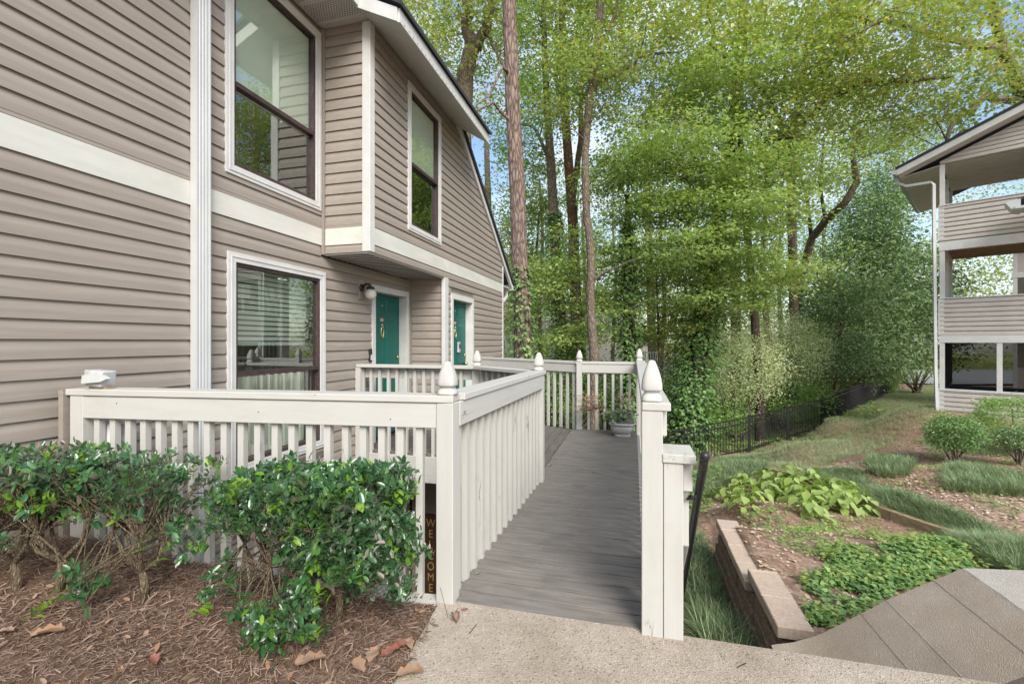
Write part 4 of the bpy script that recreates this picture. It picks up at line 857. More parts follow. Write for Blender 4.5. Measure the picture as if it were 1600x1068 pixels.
#VEG
# ---------------------------------------------------------------- vegetation
def veg_tree(name, label, trunk, rads, barkk, blobs, leafk, lsize, n_leaves, lkind='maple', group='woodland trees beyond the deck', limbs=(), flat=.35, ivy=None, per=58, crad=.36, nb=None, cat='tree', droop=.3, tilt=.6):
    """trunk: [(px,py,F)], rads in metres; blobs: [(px,py,F,rx,rz,ry weight)]"""
    T = [Vector(AT(*p)) for p in trunk]; base = T[0].copy(); base.z = tz(base.x, base.y)-.05
    if T[0].z > base.z+.3: T = [base]+T; rads = [rads[0]*1.15]+list(rads)
    t = thing(name, label, cat, tuple(base), group)
    B = MB(); sm = []; rr = []
    for i in range(len(T)-1):
        for k in range(4):
            q = k/4; p = T[i].lerp(T[i+1], q); sm.append(p+Vector((random.uniform(-1,1),random.uniform(-1,1),0))*rads[i]*.10); rr.append(rads[i]*(1-q)+rads[i+1]*q)
    sm.append(T[-1]); rr.append(rads[-1]); B.tube(sm, rr, 12)
    nodes = [(p, r) for p, r in zip(sm, rr)][len(sm)//3:]
    for lp, lr in limbs:
        P = [Vector(AT(*p)) for p in lp]; ps = []; pr = []
        for i in range(len(P)-1):
            for k in range(4): q = k/4; ps.append(P[i].lerp(P[i+1], q)+Vector((random.uniform(-1,1),random.uniform(-1,1),random.uniform(-1,1)))*lr[i]*.5); pr.append(lr[i]*(1-q)+lr[i+1]*q)
        ps.append(P[-1]); pr.append(lr[-1]); B.tube(ps, pr, 8); nodes += list(zip(ps, pr))
    # crown clusters
    if trunk[0][2] < 23: lsize *= 1.0; n_leaves = int(n_leaves*(1.15 if leafk == 'yellow' else 1.2))
    wts = np.array([b_[5] for b_ in blobs], float); wts /= wts.sum(); ncl = max(1, n_leaves//per); cents = []
    for (px, py, F, rx, rz_, w), q in zip(blobs, wts):
        m = max(1, int(ncl*q)); c_ = np.array(AT(px, py, F)); R1 = np.array([cs, sn, 0]); F1 = np.array([-sn, cs, 0])
        d_ = rdir(m)*(rng.uniform(.15,1,m)**.45)[:,None]; cents.append(c_+d_[:,0:1]*rx*R1+d_[:,1:2]*min(rx*1.1, 3.4)*F1+d_[:,2:3]*rz_*np.array([0,0,1.]))
    if cents:
        cents = np.concatenate(cents)
        V, F_ = cluster_leaves(cents, per, crad, flat, lsize, lkind, droop, tilt); npobj('foliage', V, F_, LM[leafk], t, kind='stuff')
        idx = rng.choice(len(cents), min(len(cents), nb or 110), replace=False)
        NP = [tuple(p) for p, r in nodes]; NR = [r for p, r in nodes]; d0 = [min(np.linalg.norm(np.array(NP)-cents[i], axis=1)) for i in idx]
        for i in idx[np.argsort(d0)]:
            c_ = Vector(cents[i]); A0 = np.array(NP); d_ = np.linalg.norm(A0-cents[i]-np.array([0,0,-.5]), axis=1); j = int(np.argmin(d_)); p, r = Vector(NP[j]), NR[j]; L_ = (c_-p).length
            if L_ > 7: continue
            r0 = min(r*.62, .013+.016*L_); w_ = .12*L_; jj = lambda: Vector((random.uniform(-w_,w_),random.uniform(-w_,w_),random.uniform(-.3,1)*w_)); m1 = p.lerp(c_, .35)+jj(); m2 = p.lerp(c_, .7)+jj()*.7
            B.tube([p, m1, m2, c_], [r0, r0*.78, r0*.55, max(.006, r0*.35)], 5, False); NP += [tuple(m1), tuple(m2), tuple(c_)]; NR += [r0*.78, r0*.55, max(.006, r0*.35)]
            for q in range(2):
                e_ = c_+Vector(rdir(1)[0])*.6; B.tube([m2, e_], [.009,.004], 3, False)
    part('trunk', B, BK[barkk], t, smooth=True)
    if ivy:
        z0, z1, ex, n = ivy; zs = rng.uniform(z0, z1, n); pr = np.array([tuple(p)+(r,) for p, r in zip(sm, rr)]); o_ = np.argsort(pr[:,2]); pr = pr[o_]
        X = np.interp(zs, pr[:,2], pr[:,0]); Y = np.interp(zs, pr[:,2], pr[:,1]); R = np.interp(zs, pr[:,2], pr[:,3]); a_ = rng.uniform(0, 6.283, n)
        bulge = np.array([1+.6*noise.noise(Vector((z*1.3, a*.8, base.x))) for z, a in zip(zs, a_)]); rad = R+ex*rng.uniform(.1,1,n)*bulge*np.clip((z1-zs)/1.5, .25, 1)
        P = np.column_stack([X+rad*np.cos(a_), Y+rad*np.sin(a_), zs]); D = np.column_stack([np.cos(a_), np.sin(a_), -np.ones(n)*.6])+rdir(n)*.5
        V, F_ = leaves(P, D, np.column_stack([np.cos(a_), np.sin(a_), np.ones(n)*.9])+rdir(n)*.4, .13*rng.uniform(.6,1.3,n), 'maple'); npobj('ivy', V, F_, LM['ivy'], t, kind='stuff')
    return t

veg_tree('pine_tree', 'tall straight pine with plated reddish bark just behind the house corner', [(818,560,13.5),(812,400,13.5),(803,200,13.4),(796,0,13.4),(788,-260,13.4)], [.29,.25,.225,.205,.17], 'pine', [(830,-330,14,3,1.5,1)], 'green', .10, 1500, limbs=[([(808,200,13.4),(770,160,13),(735,180,12.6)],[.06,.04,.015]),([(800,120,13.4),(785,105,13),(765,150,12.8),(745,165,12.6)],[.06,.045,.03,.012])], ivy=(-2.5,3.6,.16,1500))
veg_tree('forked_tree', 'forked grey tree rising behind the house roof', [(735,560,16),(722,240,16),(728,110,16),(738,75,16)], [.36,.33,.29,.26], 'grey', [(690,20,15,2.2,2.2,1.0),(720,-40,16,4,2.5,1.5),(760,60,17,2.2,2.0,.8),(650,-20,14,2.5,2,1)], 'yellow', .12, 10000,
  limbs=[([(738,80,16),(732,20,16),(722,-60,16),(715,-200,16)],[.24,.18,.16,.1]),([(738,78,16),(762,45,15.8),(768,0,15.6),(790,-90,15.4)],[.2,.16,.13,.08]),([(760,50,15.8),(780,90,15.2),(800,140,14.8)],[.07,.045,.02])])
veg_tree('ivy_clad_tree', 'slender tree wrapped in ivy, first column right of the pine', [(880,560,17),(870,430,17),(862,280,17),(852,120,17),(848,-60,17)], [.24,.21,.17,.12,.08], 'grey', [(850,60,17,3.0,2.6,1.2),(830,200,17,1.8,1.8,.8),(850,-80,17,3.5,2.5,1)], 'green', .12, 9000, ivy=(-2.9,6.2,.30,4600), limbs=[([(862,260,17),(835,200,16.5),(800,190,16)],[.07,.05,.02])])
veg_tree('twin_stem_tree', 'brown-barked tree with upper twin stems left of the leaning trunk', [(902,560,18),(898,430,18),(894,330,18),(884,200,18),(878,90,18),(880,-80,18)], [.25,.22,.20,.17,.14,.11], 'red', [(880,40,18,3.2,3,1.4),(930,-60,18,4,2.5,1)], 'maple', .12, 9500, ivy=(-2.9,1.2,.12,1700), limbs=[([(894,330,18),(905,250,18.3),(908,120,18.6),(905,-40,18.8)],[.15,.12,.09,.06]),([(884,200,18),(870,130,17.6),(868,20,17.2)],[.1,.07,.04])])
veg_tree('leaning_tree', 'leaning bare-lower trunk curving past the twin stem tree', [(928,560,14),(922,470,14),(924,400,14),(916,330,14),(914,240,14),(920,170,14),(935,60,14.3),(942,-80,14.5)], [.145,.13,.12,.115,.11,.12,.13,.11], 'grey', [(950,20,14.5,2.6,2.0,1),(1000,140,14.5,2.2,1.5,1),(900,140,14,1.6,1.6,.8)], 'maple', .11, 10000, limbs=[([(925,135,14.2),(965,115,14),(1010,85,13.8),(1060,82,13.5)],[.08,.06,.045,.02]),([(932,80,14.3),(955,40,14.5),(975,-30,14.8)],[.08,.06,.04]),([(924,440,14),(945,425,13.8),(990,405,13.5)],[.06,.04,.015])])
veg_tree('ivy_column_tree', 'stubby trunk thick with dark ivy behind the back railing', [(985,570,15.5),(982,470,15.5),(980,380,15.5),(980,300,15.5)], [.22,.18,.13,.06], 'dark', [(1000,280,15.5,2.2,1.3,1)], 'bright', .11, 6000, ivy=(-2.9,5.4,.36,4300))
veg_tree('ivy_giant_tree', 'big leaning tree smothered in dark ivy right of the walkway', [(1075,640,16.5),(1100,480,16.5),(1125,330,16.5),(1150,150,16.5),(1165,-40,16.5)], [.36,.32,.26,.2,.12], 'dark', [(1140,180,15.5,3,2.6,1),(1110,330,15,2.2,1.7,.6)], 'maple', .12, 9000, ivy=(-2.9,5.6,.62,9000), limbs=[([(1130,320,16.5),(1085,300,16),(1040,300,15.5)],[.10,.07,.02]),([(1118,380,16.5),(1080,350,16),(1030,330,15.5)],[.08,.05,.02])])
veg_tree('green_maple', 'broad maple with layered bright green boughs in the centre of the view', [(1188,640,17.5),(1178,480,17.5),(1165,330,17.2),(1155,200,17),(1160,60,16.5)], [.17,.15,.13,.10,.07], 'dark', [(1060,240,14,2.3,.8,1),(1190,280,14,2.2,.7,1),(1080,390,14,2.2,.7,1),(1180,430,14.5,1.8,.7,.9),(1030,330,14.5,1.6,.5,.6),(1120,150,14.5,2.4,.7,1),(1140,340,14,2.4,.6,1),(1120,470,15,1.8,.5,.6)], 'bright', .12, 26000, flat=.16, limbs=[([(1165,330,17),(1100,290,15.5),(1040,270,14)],[.07,.05,.02]),([(1170,420,17),(1110,400,15.5),(1060,395,14)],[.06,.045,.02]),([(1158,260,17),(1200,220,15.5),(1240,215,14)],[.07,.05,.02])], nb=120)
veg_tree('yellow_maple', 'tall maple turning yellow at the top centre with orange tinged leaves', [(1245,620,21),(1240,470,21),(1237,330,20),(1238,220,19),(1260,90,18),(1280,-60,17)], [.20,.19,.18,.16,.13,.08], 'grey', [(1090,60,15,3.4,2.2,1.5),(1200,60,15,3.4,2.2,1.5),(1250,-40,15,5,2,1.3),(1020,-30,15,3,2,1),(1300,110,16,2.4,1.6,1),(1240,180,15.5,2.6,1.4,1)], 'yellow', .12, 27000, limbs=[([(1238,230,19),(1190,140,16),(1110,70,15)],[.12,.09,.04]),([(1240,260,19),(1195,300,16.5),(1150,330,16)],[.08,.05,.02]),([(1250,150,18.3),(1310,80,16.5),(1330,10,16)],[.12,.08,.04]),([(1242,200,18.5),(1300,150,15),(1345,130,14),(1420,128,13),(1490,120,12.5)],[.13,.11,.09,.07,.03])], nb=140)
veg_tree('crooked_tree', 'pale crooked trunk bending in an S in front of the dark evergreen', [(1240,640,24),(1243,500,24),(1252,430,23),(1268,372,22),(1290,345,21),(1322,315,20),(1338,285,20),(1332,240,20),(1350,200,20)], [.24,.21,.19,.17,.17,.15,.13,.10,.06], 'grey', [(1300,230,20,3.2,1.8,1),(1360,180,20,3,1.8,.8)], 'maple', .12, 11000, limbs=[([(1268,372,22),(1258,300,21),(1240,240,20)],[.09,.06,.03]),([(1290,345,21),(1280,280,20),(1290,210,20)],[.08,.06,.03])])
veg_tree('overhanging_tree', 'yellow-green tree spreading over the right building roof', [(1640,560,19),(1625,300,18),(1600,160,17),(1560,60,16),(1540,-60,15)], [.32,.27,.22,.15,.10], 'grey', [(1400,60,12.5,2.5,1.5,1.2),(1500,110,12.5,2.3,1.3,1.2),(1560,60,12.5,2.2,1.5,1),(1450,-30,12,3.2,1.3,1.2),(1420,170,14,2.0,1.1,.8),(1560,170,15,2.4,1.1,.7),(1350,40,13,2,1.5,.8)], 'yellow', .115, 15000, limbs=[([(1600,160,17),(1545,150,16),(1490,190,15),(1475,235,14.5)],[.16,.12,.08,.03]),([(1570,80,16),(1480,60,14),(1380,30,13),(1320,60,12.5)],[.13,.1,.07,.02]),([(1600,160,17),(1620,100,15),(1640,40,13)],[.12,.1,.05])], nb=120)
veg_tree('evergreen_tree', 'dense dark evergreen tree beyond the end of the fence', [(1345,640,27),(1345,480,27),(1350,350,27)], [.22,.16,.06], 'dark', [(1360,350,26,1.7,2.0,.8),(1350,420,26,2.6,2.2,1.2),(1360,490,26,3.4,2.2,1.5),(1410,450,27,2.6,2.6,1.2),(1335,540,25,3,1.5,1),(1430,520,27,2.6,2.2,1),(1380,300,27,1.1,1.7,.4)], 'evergreen', .19, 52000, 'ellipse', flat=.6, per=40, crad=.5, tilt=1.0)
veg_tree('evergreen_tree', 'smaller dark evergreen with a thin red-brown trunk leaning behind the fence', [(1305,610,22),(1308,560,22),(1316,500,22),(1325,440,22)], [.11,.10,.08,.05], 'red', [(1300,545,22,2.2,1.0,1),(1340,575,25,1.9,.8,1),(1265,570,21.5,1.5,.7,.7),(1320,470,22,2,1.4,1)], 'evergreen', .16, 17000, 'ellipse', flat=.5, per=36, tilt=1.0)
veg_tree('sapling_tree', 'low leafy sapling spreading between the ivy-clad and leaning trunks', [(905,600,16),(900,500,16),(905,400,16)], [.05,.04,.02], 'grey', [(845,450,15.6,1.0,1.2,.9),(905,400,15.6,1.1,1.0,.8),(945,490,15.6,1.1,.9,1),(890,530,15.6,1.2,.5,.8)], 'bright', .12, 6000, flat=.2)
veg_tree('sapling_tree', 'low yellowish sapling right of the dark ivy column', [(1030,600,17),(1028,500,17),(1025,400,17)], [.05,.04,.02], 'grey', [(1030,430,16.5,1.3,1.3,1),(955,430,17,1.0,1.2,.6),(1055,510,16.8,1.2,.9,1),(1010,520,18,1.2,.5,.4)], 'yellow', .12, 6500, flat=.2)
veg_tree('sapling_tree', 'sapling with airy boughs just right of the pine trunk', [(838,600,19),(836,450,19),(842,330,19)], [.06,.05,.03], 'grey', [(838,300,19,1.0,1.6,1),(815,380,19,1.0,1.4,1),(835,450,19,1.1,1.2,1)], 'maple', .13, 5000, flat=.2)
veg_tree('background_maple', 'light green maple further back between the ivy columns', [(1020,580,30),(1015,400,30),(1010,200,30)], [.3,.25,.15], 'grey', [(960,300,29,4.5,4,1),(1060,240,29,5,4,1.2),(1010,420,29,3.4,2.2,.7),(900,330,28,3,3.5,.8)], 'maple', .17, 8500, crad=.8, per=36)
veg_tree('background_maple', 'light green maple further back left of the pine, above the eave', [(770,560,26),(765,400,26),(760,200,26)], [.3,.22,.14], 'grey', [(770,360,26,1.6,3.6,1),(800,450,26,2.6,2.0,1),(790,150,26,3,3,.8),(830,300,27,2,3.5,.8)], 'maple', .15, 8000, crad=.7, per=36)
veg_tree('background_maple', 'pale maple filling the gap above the evergreen tree', [(1400,600,36),(1400,400,36),(1400,250,36)], [.35,.28,.15], 'grey', [(1390,260,35,5,3,1),(1460,260,35,4,3,.8),(1300,330,34,4,3.4,1),(1440,360,36,3.5,3.5,.8),(1250,270,34,4,3,.8)], 'maple', .20, 9500, crad=1., per=36)
veg_tree('background_maple', 'tall bright maple behind the central boughs near the horizon', [(1150,600,27),(1150,400,27),(1150,200,27)], [.32,.25,.15], 'grey', [(1150,420,26,4.2,3.2,1.2),(1240,420,26,3.2,3.2,1),(1110,500,26,3.5,1.8,1),(1240,510,26,3,1.6,.9),(1150,260,27,4,3,1)], 'bright', .16, 12000, crad=.8, per=36)
veg_tree('side_maple', 'yellow-green tree rising beyond the right building', [(1700,600,30),(1700,300,30),(1690,100,30)], [.35,.28,.15], 'grey', [(1560,280,30,5,4,1),(1640,120,30,6,4,1.2),(1520,420,32,3.5,3,1),(1600,420,30,5,3,1)], 'maple', .18, 9000, crad=.9, per=36)

def bush(name, label, px, py, F, rx, rz_, leafk, n, lsize, lkind='ellipse', group=None, cat='shrub', per=26, crad=.16, flat=.8, ry=None, stems=8, tilt=1.0, base=None, clip=False):
    c_ = np.array(AT(px, py, F)); bx, by = (c_[0], c_[1]) if base is None else base; bz_ = tz(bx, by); t = thing(name, label, cat, (bx, by, bz_), group)
    m = max(1, n//per); d_ = rdir(m)*(rng.uniform(.25,1,m)**.4)[:,None]
    if clip: d_ = np.clip(d_*1.25, -1, 1)
    R1 = np.array([cs, sn, 0]); F1 = np.array([-sn, cs, 0]); ce = c_+d_[:,0:1]*rx*R1+d_[:,1:2]*(ry or rx)*F1+d_[:,2:3]*rz_*np.array([0,0,1.])
    ce[:,2] = np.maximum(ce[:,2], bz_+.05); V, F_ = cluster_leaves(ce, per, crad, flat, lsize, lkind, .1, tilt); npobj('foliage', V, F_, LM[leafk], t, kind='stuff')
    B = MB()
    for i in rng.choice(m, min(m, stems), replace=False): B.tube([(bx+random.uniform(-.1,.1)*rx,by+random.uniform(-.1,.1)*rx,bz_), Vector((bx,by,bz_)).lerp(Vector(ce[i]),.5)+Vector((0,0,.1*rz_)), ce[i]], [.03*rx+.006,.02*rx+.004,.004], 5, False)
    part('stem', B, BK['grey'], t, smooth=True); return t
UG = 'understory shrubs in the woods'
for (lab, px, py, F, rx, rz_, lk, n, ls) in (
 ('grey-green airy shrub below the ivy giant, behind the fence', 1150,575,17.5,1.7,1.4,'shrubtan',9000,.085),
 ('tan-green wispy shrub between the fence and the maple boughs', 1215,550,19.5,1.9,1.7,'shrubtan',9500,.085),
 ('dark broadleaf shrub close behind the right walkway post', 1052,600,17,1.1,1.1,'evergreen',4200,.10),
 ('mid green shrub low behind the fence posts', 1110,650,17.2,1.4,.6,'green',4200,.09),
 ('dark glossy shrub behind the middle fence panels', 1230,620,19.5,1.6,.9,'green',5200,.10),
 ('loose shrub at the foot of the red-brown trunk', 1262,545,23,2.2,1.6,'shrubtan',6500,.10),
 ('leafy bush behind the back railing left of the middle post', 880,600,17,2.2,1.2,'green',6500,.095),
 ('leafy bush behind the back railing right of the middle post', 950,610,17.5,1.7,.8,'ivy',4200,.095),
 ('pale leafed undergrowth beside the house corner', 800,540,20,1.8,1.6,'maple',5500,.10),
 ('undergrowth bush before the pale house balcony', 1020,620,21,1.8,.9,'green',4200,.11),
 ('bush screening the road left of the evergreen', 1200,600,28,3.2,1.3,'green',6500,.13),
 ('thin sapling bush at the far end of the fence', 1432,565,31,2.0,1.3,'maple',3000,.12),
 ('low bush behind the far fence panels', 1350,592,33,2.4,1.0,'green',4200,.14),
 ('bush under the crooked trunk', 1290,595,29,2.6,1.3,'evergreen',5200,.14)):
    bush('understory_shrub', lab, px, py, F, rx, rz_, lk, int(n*1.5), ls*.9, group=UG, crad=.22, stems=14)
RG = 'clipped shrubs against the right building'
bush('clipped_shrub', 'small rounded green shrub at the left end of the porch wall', 1492,675,8.8,.46,.30,'ivy',6500,.045,group=RG,crad=.07)
bush('clipped_shrub', 'larger two-tone clipped shrub at the right edge below the porch', 1588,655,9.3,.58,.40,'green',7500,.045,group=RG,crad=.07,clip=True)
bush('clipped_shrub', 'bluish low shrub in front of the larger clipped shrub', 1592,684,8.4,.34,.20,'evergreen',2200,.045,group=RG,crad=.06)

# far woodland mass
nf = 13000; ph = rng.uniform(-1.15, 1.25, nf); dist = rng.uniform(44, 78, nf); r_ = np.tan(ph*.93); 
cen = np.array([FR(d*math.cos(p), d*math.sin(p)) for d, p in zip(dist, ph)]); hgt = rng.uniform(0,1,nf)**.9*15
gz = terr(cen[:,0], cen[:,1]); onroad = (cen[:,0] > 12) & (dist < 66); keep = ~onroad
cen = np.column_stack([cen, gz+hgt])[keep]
V, F_ = cluster_leaves(cen, 14, 1.3, .7, .34, 'kite', .2, 1.0); fw = npobj('distant_woods', V, F_, LM['far'], kind='stuff'); fw['label'] = 'distant mass of woodland closing the view, haze painted into its pale green'
# trunks in the middle distance
for k, (px, F, r, lab) in enumerate(((845,24,.16,'thin trunk between pine and ivy column'),(912,30,.2,'far trunk behind the leaning tree'),(960,26,.12,'thin far trunk left of the ivy column'),(1035,24,.15,'thin far trunk right of the ivy column'),(1218,30,.2,'far trunk left of the crooked tree'),(1195,21,.17,'reddish far trunk behind tan shrub'),(1285,33,.18,'far trunk behind the crooked tree'))):
    x, y, z = AT(px, 560, F); g_ = tz(x, y); t = thing('slender_tree', lab, 'tree', (x, y, g_), 'slender trunks in the middle distance')
    pts = [(x+.1*math.sin(i*1.3+k), y, g_-.1+i*1.6) for i in range(9)]; part('trunk', MB().tube(pts, [r*(1-.08*i) for i in range(9)], 8), BK['red' if k % 2 else 'grey'], t, smooth=True)
    ce = np.array([(x+random.gauss(0,1.3), y+random.gauss(0,1.3), g_+random.uniform(5.5,13.5)) for _ in range(70)]); V, F_ = cluster_leaves(ce, 26, .6, .4, .15, 'maple'); npobj('foliage', V, F_, LM['maple' if k % 2 else 'green'], t, kind='stuff')

# ---------------------------------------------------------------- ground cover
def inpoly(x, y, poly):
    c_ = np.zeros(len(x), bool); n = len(poly); j = n-1
    for i in range(n):
        xi, yi = poly[i]; xj, yj = poly[j]; c_ ^= ((yi > y) != (yj > y)) & (x < (xj-xi)*(y-yi)/(yj-yi+1e-12)+xi); j = i
    return c_
def sample(pxpoly, n, world=False):
    poly = pxpoly if world else [hit(*p) for p in pxpoly]; a_ = np.array(poly); out = []
    lo, hi = a_.min(0), a_.max(0); tot = 0
    while tot < n:
        q = rng.uniform(lo, hi, (n*2, 2)); q = q[inpoly(q[:,0], q[:,1], poly)]; out.append(q); tot += len(q)
        if len(q) == 0: break
    return np.concatenate(out)[:n]
def grass(name, polys, ntuft, per, h, leafk, spread=.03, label=None, cat=None, world=False, jit=.5, as_kind='stuff'):
    Vs = []; Fs = []; o = 0
    for poly, w in polys:
        q = sample(poly, int(ntuft*w), world); z = terr(q[:,0], q[:,1]); n = len(q)*per
        base = np.repeat(np.column_stack([q, z]), per, 0); a_ = rng.uniform(0, 6.283, n); rr = rng.uniform(0, spread, n)
        P = base+np.column_stack([np.cos(a_)*rr, np.sin(a_)*rr, np.zeros(n)]); lean = rng.uniform(.15, 1.3, n)*jit
        D = np.column_stack([np.cos(a_)*lean, np.sin(a_)*lean, np.ones(n)]); U = np.column_stack([-np.cos(a_), -np.sin(a_), lean]); sc = np.repeat(rng.uniform(.7, 1.15, len(q)), per)
        V, F_ = leaves(P, D, -U*-1, h*sc*rng.uniform(.6,1.2,n), 'blade'); Vs.append(V); Fs.append(F_+o); o += len(V)
    ob = npobj(name, np.concatenate(Vs), np.concatenate(Fs), LM[leafk], kind=as_kind)
    if label: ob['label'] = label
    return ob
grass('mondo_grass', [([(.52,2.9),(.80,2.9),(.84,4.2),(.80,6.2),(.60,7.2),(.42,6.6),(.50,4.5)],1)], 330, 44, .24, 'mondo', .03, 'dark green mondo grass strip between the stair and the block wall', world=True, jit=1.0)
LW_ = [(1060,742),(1130,714),(1180,706),(1231,690),(1284,666),(1341,640),(1402,611),(1470,600),(1466,640),(1440,665),(1400,690),(1325,714),(1250,738),(1190,748),(1120,768)]
grass('lawn_grass', [(LW_,1)], 30000, 8, .13, 'lawn', .05, 'pale bluish grass bank along the metal fence', jit=.9)
S3 = [(1262,742),(1335,738),(1385,775),(1450,792),(1520,822),(1600,856),(1600,905),(1560,892),(1470,838),(1400,812),(1340,788),(1280,766)]
grass('mondo_strip', [(S3,1)], 5200, 20, .16, 'mondo', .04, 'long mondo grass strip running behind the planting bed', jit=1.0)
S3b = [(1120,722),(1190,712),(1200,740),(1140,760),(1095,790),(1080,775)]
grass('grass_patch', [(S3b,1)], 1600, 20, .18, 'mondo', .04, 'mondo grass patch at the foot of the fence near the handrail', jit=.9)
TU = [(1356,722),(1375,714),(1400,714),(1424,724),(1426,742),(1405,750),(1370,748),(1355,738)]
grass('grass_clump', [(TU,1)], 420, 26, .19, 'mondo', .03, 'round isolated mondo grass clump on the bare path', jit=.7)
S5 = [(1478,742),(1500,734),(1560,742),(1600,748),(1600,778),(1540,774),(1486,768)]
grass('grass_clump', [(S5,1)], 800, 24, .2, 'mondo', .03, 'long dark mondo grass clump at the right edge of the path', jit=.8)
grass('porch_ground_cover', [([(1440,690),(1480,678),(1600,690),(1600,715),(1540,712),(1450,705)],1)], 1500, 8, .14, 'lawn', .05, 'mixed green ground cover in front of the porch shrubs', jit=.9)
def ivybed(name, poly, n, size, leafk, hh, label, world=False, lk='maple', thr=None):
    q = sample(poly, n, world)
    if thr is not None: q = q[np.array([noise.fractal(Vector((a*2.2, b*2.2, 4)), 1, 2, 3) for a, b in q])+rng.normal(0,.12,len(q)) > thr]; n = len(q)
    z = terr(q[:,0], q[:,1])+rng.uniform(.01, hh, n); P = np.column_stack([q, z]); D = rdir(n, .3); U = rdir(n)*.45+np.array([0,0,1.])
    V, F_ = leaves(P, D, U, size*rng.uniform(.6,1.3,n), lk); ob = npobj(name, V, F_, LM[leafk], kind='stuff'); ob['label'] = label; return ob
ivybed('ivy_ground_cover', [(1255,985),(1250,900),(1310,850),(1400,840),(1480,840),(1560,885),(1600,910),(1500,890),(1430,918),(1340,965),(1290,985)], 6500, .045, 'bright', .09, 'low ivy spreading over the planting bed beside the concrete wing wall', thr=-.02)
ivybed('dark_ivy_ground_cover', [(1262,980),(1265,905),(1320,862),(1420,855),(1480,850),(1520,890),(1430,918),(1340,965),(1290,985)], 7500, .045, 'ivy', .07, 'darker ivy mixed through the planting bed ground cover', thr=-.2)
ivybed('weeds', [(1150,800),(1260,800),(1380,810),(1470,850),(1440,870),(1300,880),(1230,860),(1190,850)], 3600, .035, 'green', .05, 'sparse low weeds among the leaf litter of the bed', thr=.0)
ivybed('forest_ivy', [(-9,14),(0.5,13.2),(3,16.2),(7,20),(12,26),(14,34),(-4,34),(-12,24)], 30000, .13, 'green', .14, 'ivy and undergrowth covering the forest floor beyond the fence', world=True)
ivybed('back_yard_ground_cover', [(-3,8.4),(-.6,7.6),(1.2,8.2),(2.4,13),(.4,13.4),(-6,14)], 9000, .09, 'green', .12, 'green ground cover under the back railing', world=True)
ivybed('path_weeds', [(1330,735),(1440,645),(1475,640),(1600,722),(1600,850),(1450,790),(1350,745)], 9000, .035, 'green', .05, 'low weeds creeping over the bare path in front of the right building', thr=.08)
# leaf litter
lit = [([(1090,1000),(1100,800),(1140,760),(1200,750),(1190,850),(1215,1000)],900,.04),([(1150,800),(1260,740),(1400,730),(1600,760),(1600,900),(1480,860),(1300,990),(1220,990)],3600,.030),([(1340,740),(1440,640),(1470,640),(1600,720),(1600,830),(1450,780)],2600,.042),([(1100,770),(1260,725),(1330,720),(1280,760),(1160,790)],1200,.06)]
Vs = []; Fs = []; o = 0
for poly, n, sz in lit:
    q = sample(poly, n); P = np.column_stack([q, terr(q[:,0], q[:,1])+.012]); V, F_ = leaves(P, rdir(n,.15), rdir(n)*.35+np.array([0,0,1.]), sz*rng.uniform(.5,1.5,n), 'maple'); Vs.append(V); Fs.append(F_+o); o += len(V)
q = sample([(-9,14),(0.5,13.2),(3,16.2),(7,20),(12,26),(14,34),(-4,34),(-12,24)], 7000, True); P = np.column_stack([q, terr(q[:,0], q[:,1])+.06]); V, F_ = leaves(P, rdir(7000,.15), rdir(7000)*.35+np.array([0,0,1.]), .12*rng.uniform(.5,1.5,7000), 'maple'); Vs.append(V); Fs.append(F_+o)
lo_ = npobj('leaf_litter', np.concatenate(Vs), np.concatenate(Fs), LM['litter'], kind='stuff'); lo_['label'] = 'fallen dry leaves strewn over bare soil'
# mulch slivers, near bed
n = 85000; q = rng.uniform((-3.38,-.3),(-.93,2.22),(n,2)); q = q[q[:,1] < RLY(q[:,0])-.01]; n = len(q); P = np.column_stack([q, mulchz(q[:,0], q[:,1])+rng.uniform(-.004,.012,n)])
V, F_ = leaves(P, rdir(n,.22), rdir(n)*.3+np.array([0,0,1.]), np.abs(rng.normal(.014,.016,n))+.010, 'sliver'); mo = npobj('bark_mulch', V, F_, LM['mulch'], kind='stuff'); mo['label'] = 'shredded brown bark mulch under the holly shrubs'
n = 420; q = rng.uniform((-3.38,.2),(-1.0,2.22),(n,2)); q = q[q[:,1] < RLY(q[:,0])-.01]; n = len(q); P = np.column_stack([q, mulchz(q[:,0], q[:,1])+.014]); V, F_ = leaves(P, rdir(n,.25), rdir(n)*.45+np.array([0,0,1.]), rng.uniform(.012,.045,n), 'ellipse'); lo2 = npobj('leaf_scatter', V, F_, LM['dead'], kind='stuff'); lo2['label'] = 'dry leaves scattered across the bark mulch'

# broad-leaved lime plants
lv = [(0,0,0),(.12,.20,.03),(.35,.36,.05),(.62,.28,.03),(1.05,0,-.12),(.62,-.28,.03),(.35,-.36,.05),(.12,-.20,.03),(.42,0,-.01)]
lf = [(0,8,1),(1,8,2),(2,8,3),(3,8,4),(4,8,5),(5,8,6),(6,8,7),(7,8,0)]
lime_mesh = npmesh('leaf', np.array(lv)*.135, np.array(lf)[:, ::-1], LM['lime'])
lm_s = [(1135,785,'at the left end of the lime-green patch'),(1160,762,'second from left at the back of the patch'),(1165,790,'low at the left front of the patch'),(1195,755,'back of the patch near the timber edging'),(1200,782,'in the left centre of the patch'),(1232,752,'back centre beside the grass bank'),(1240,775,'in the middle of the patch'),(1272,760,'behind the right half of the patch'),(1278,790,'front centre right of the patch'),(1305,775,'right half of the patch, middle'),(1315,800,'at the right front of the patch'),(1340,795,'at the far right end of the patch'),(1262,806,'low at the front of the patch'),(1255,790,'just left of the front clump'),(1215,768,'between the two middle clumps'),(1180,772,'tucked behind the left front plant'),(1292,782,'beside the right front clump'),(1325,784,'near the right end behind the front plant'),(1148,775,'between the leftmost plants')]
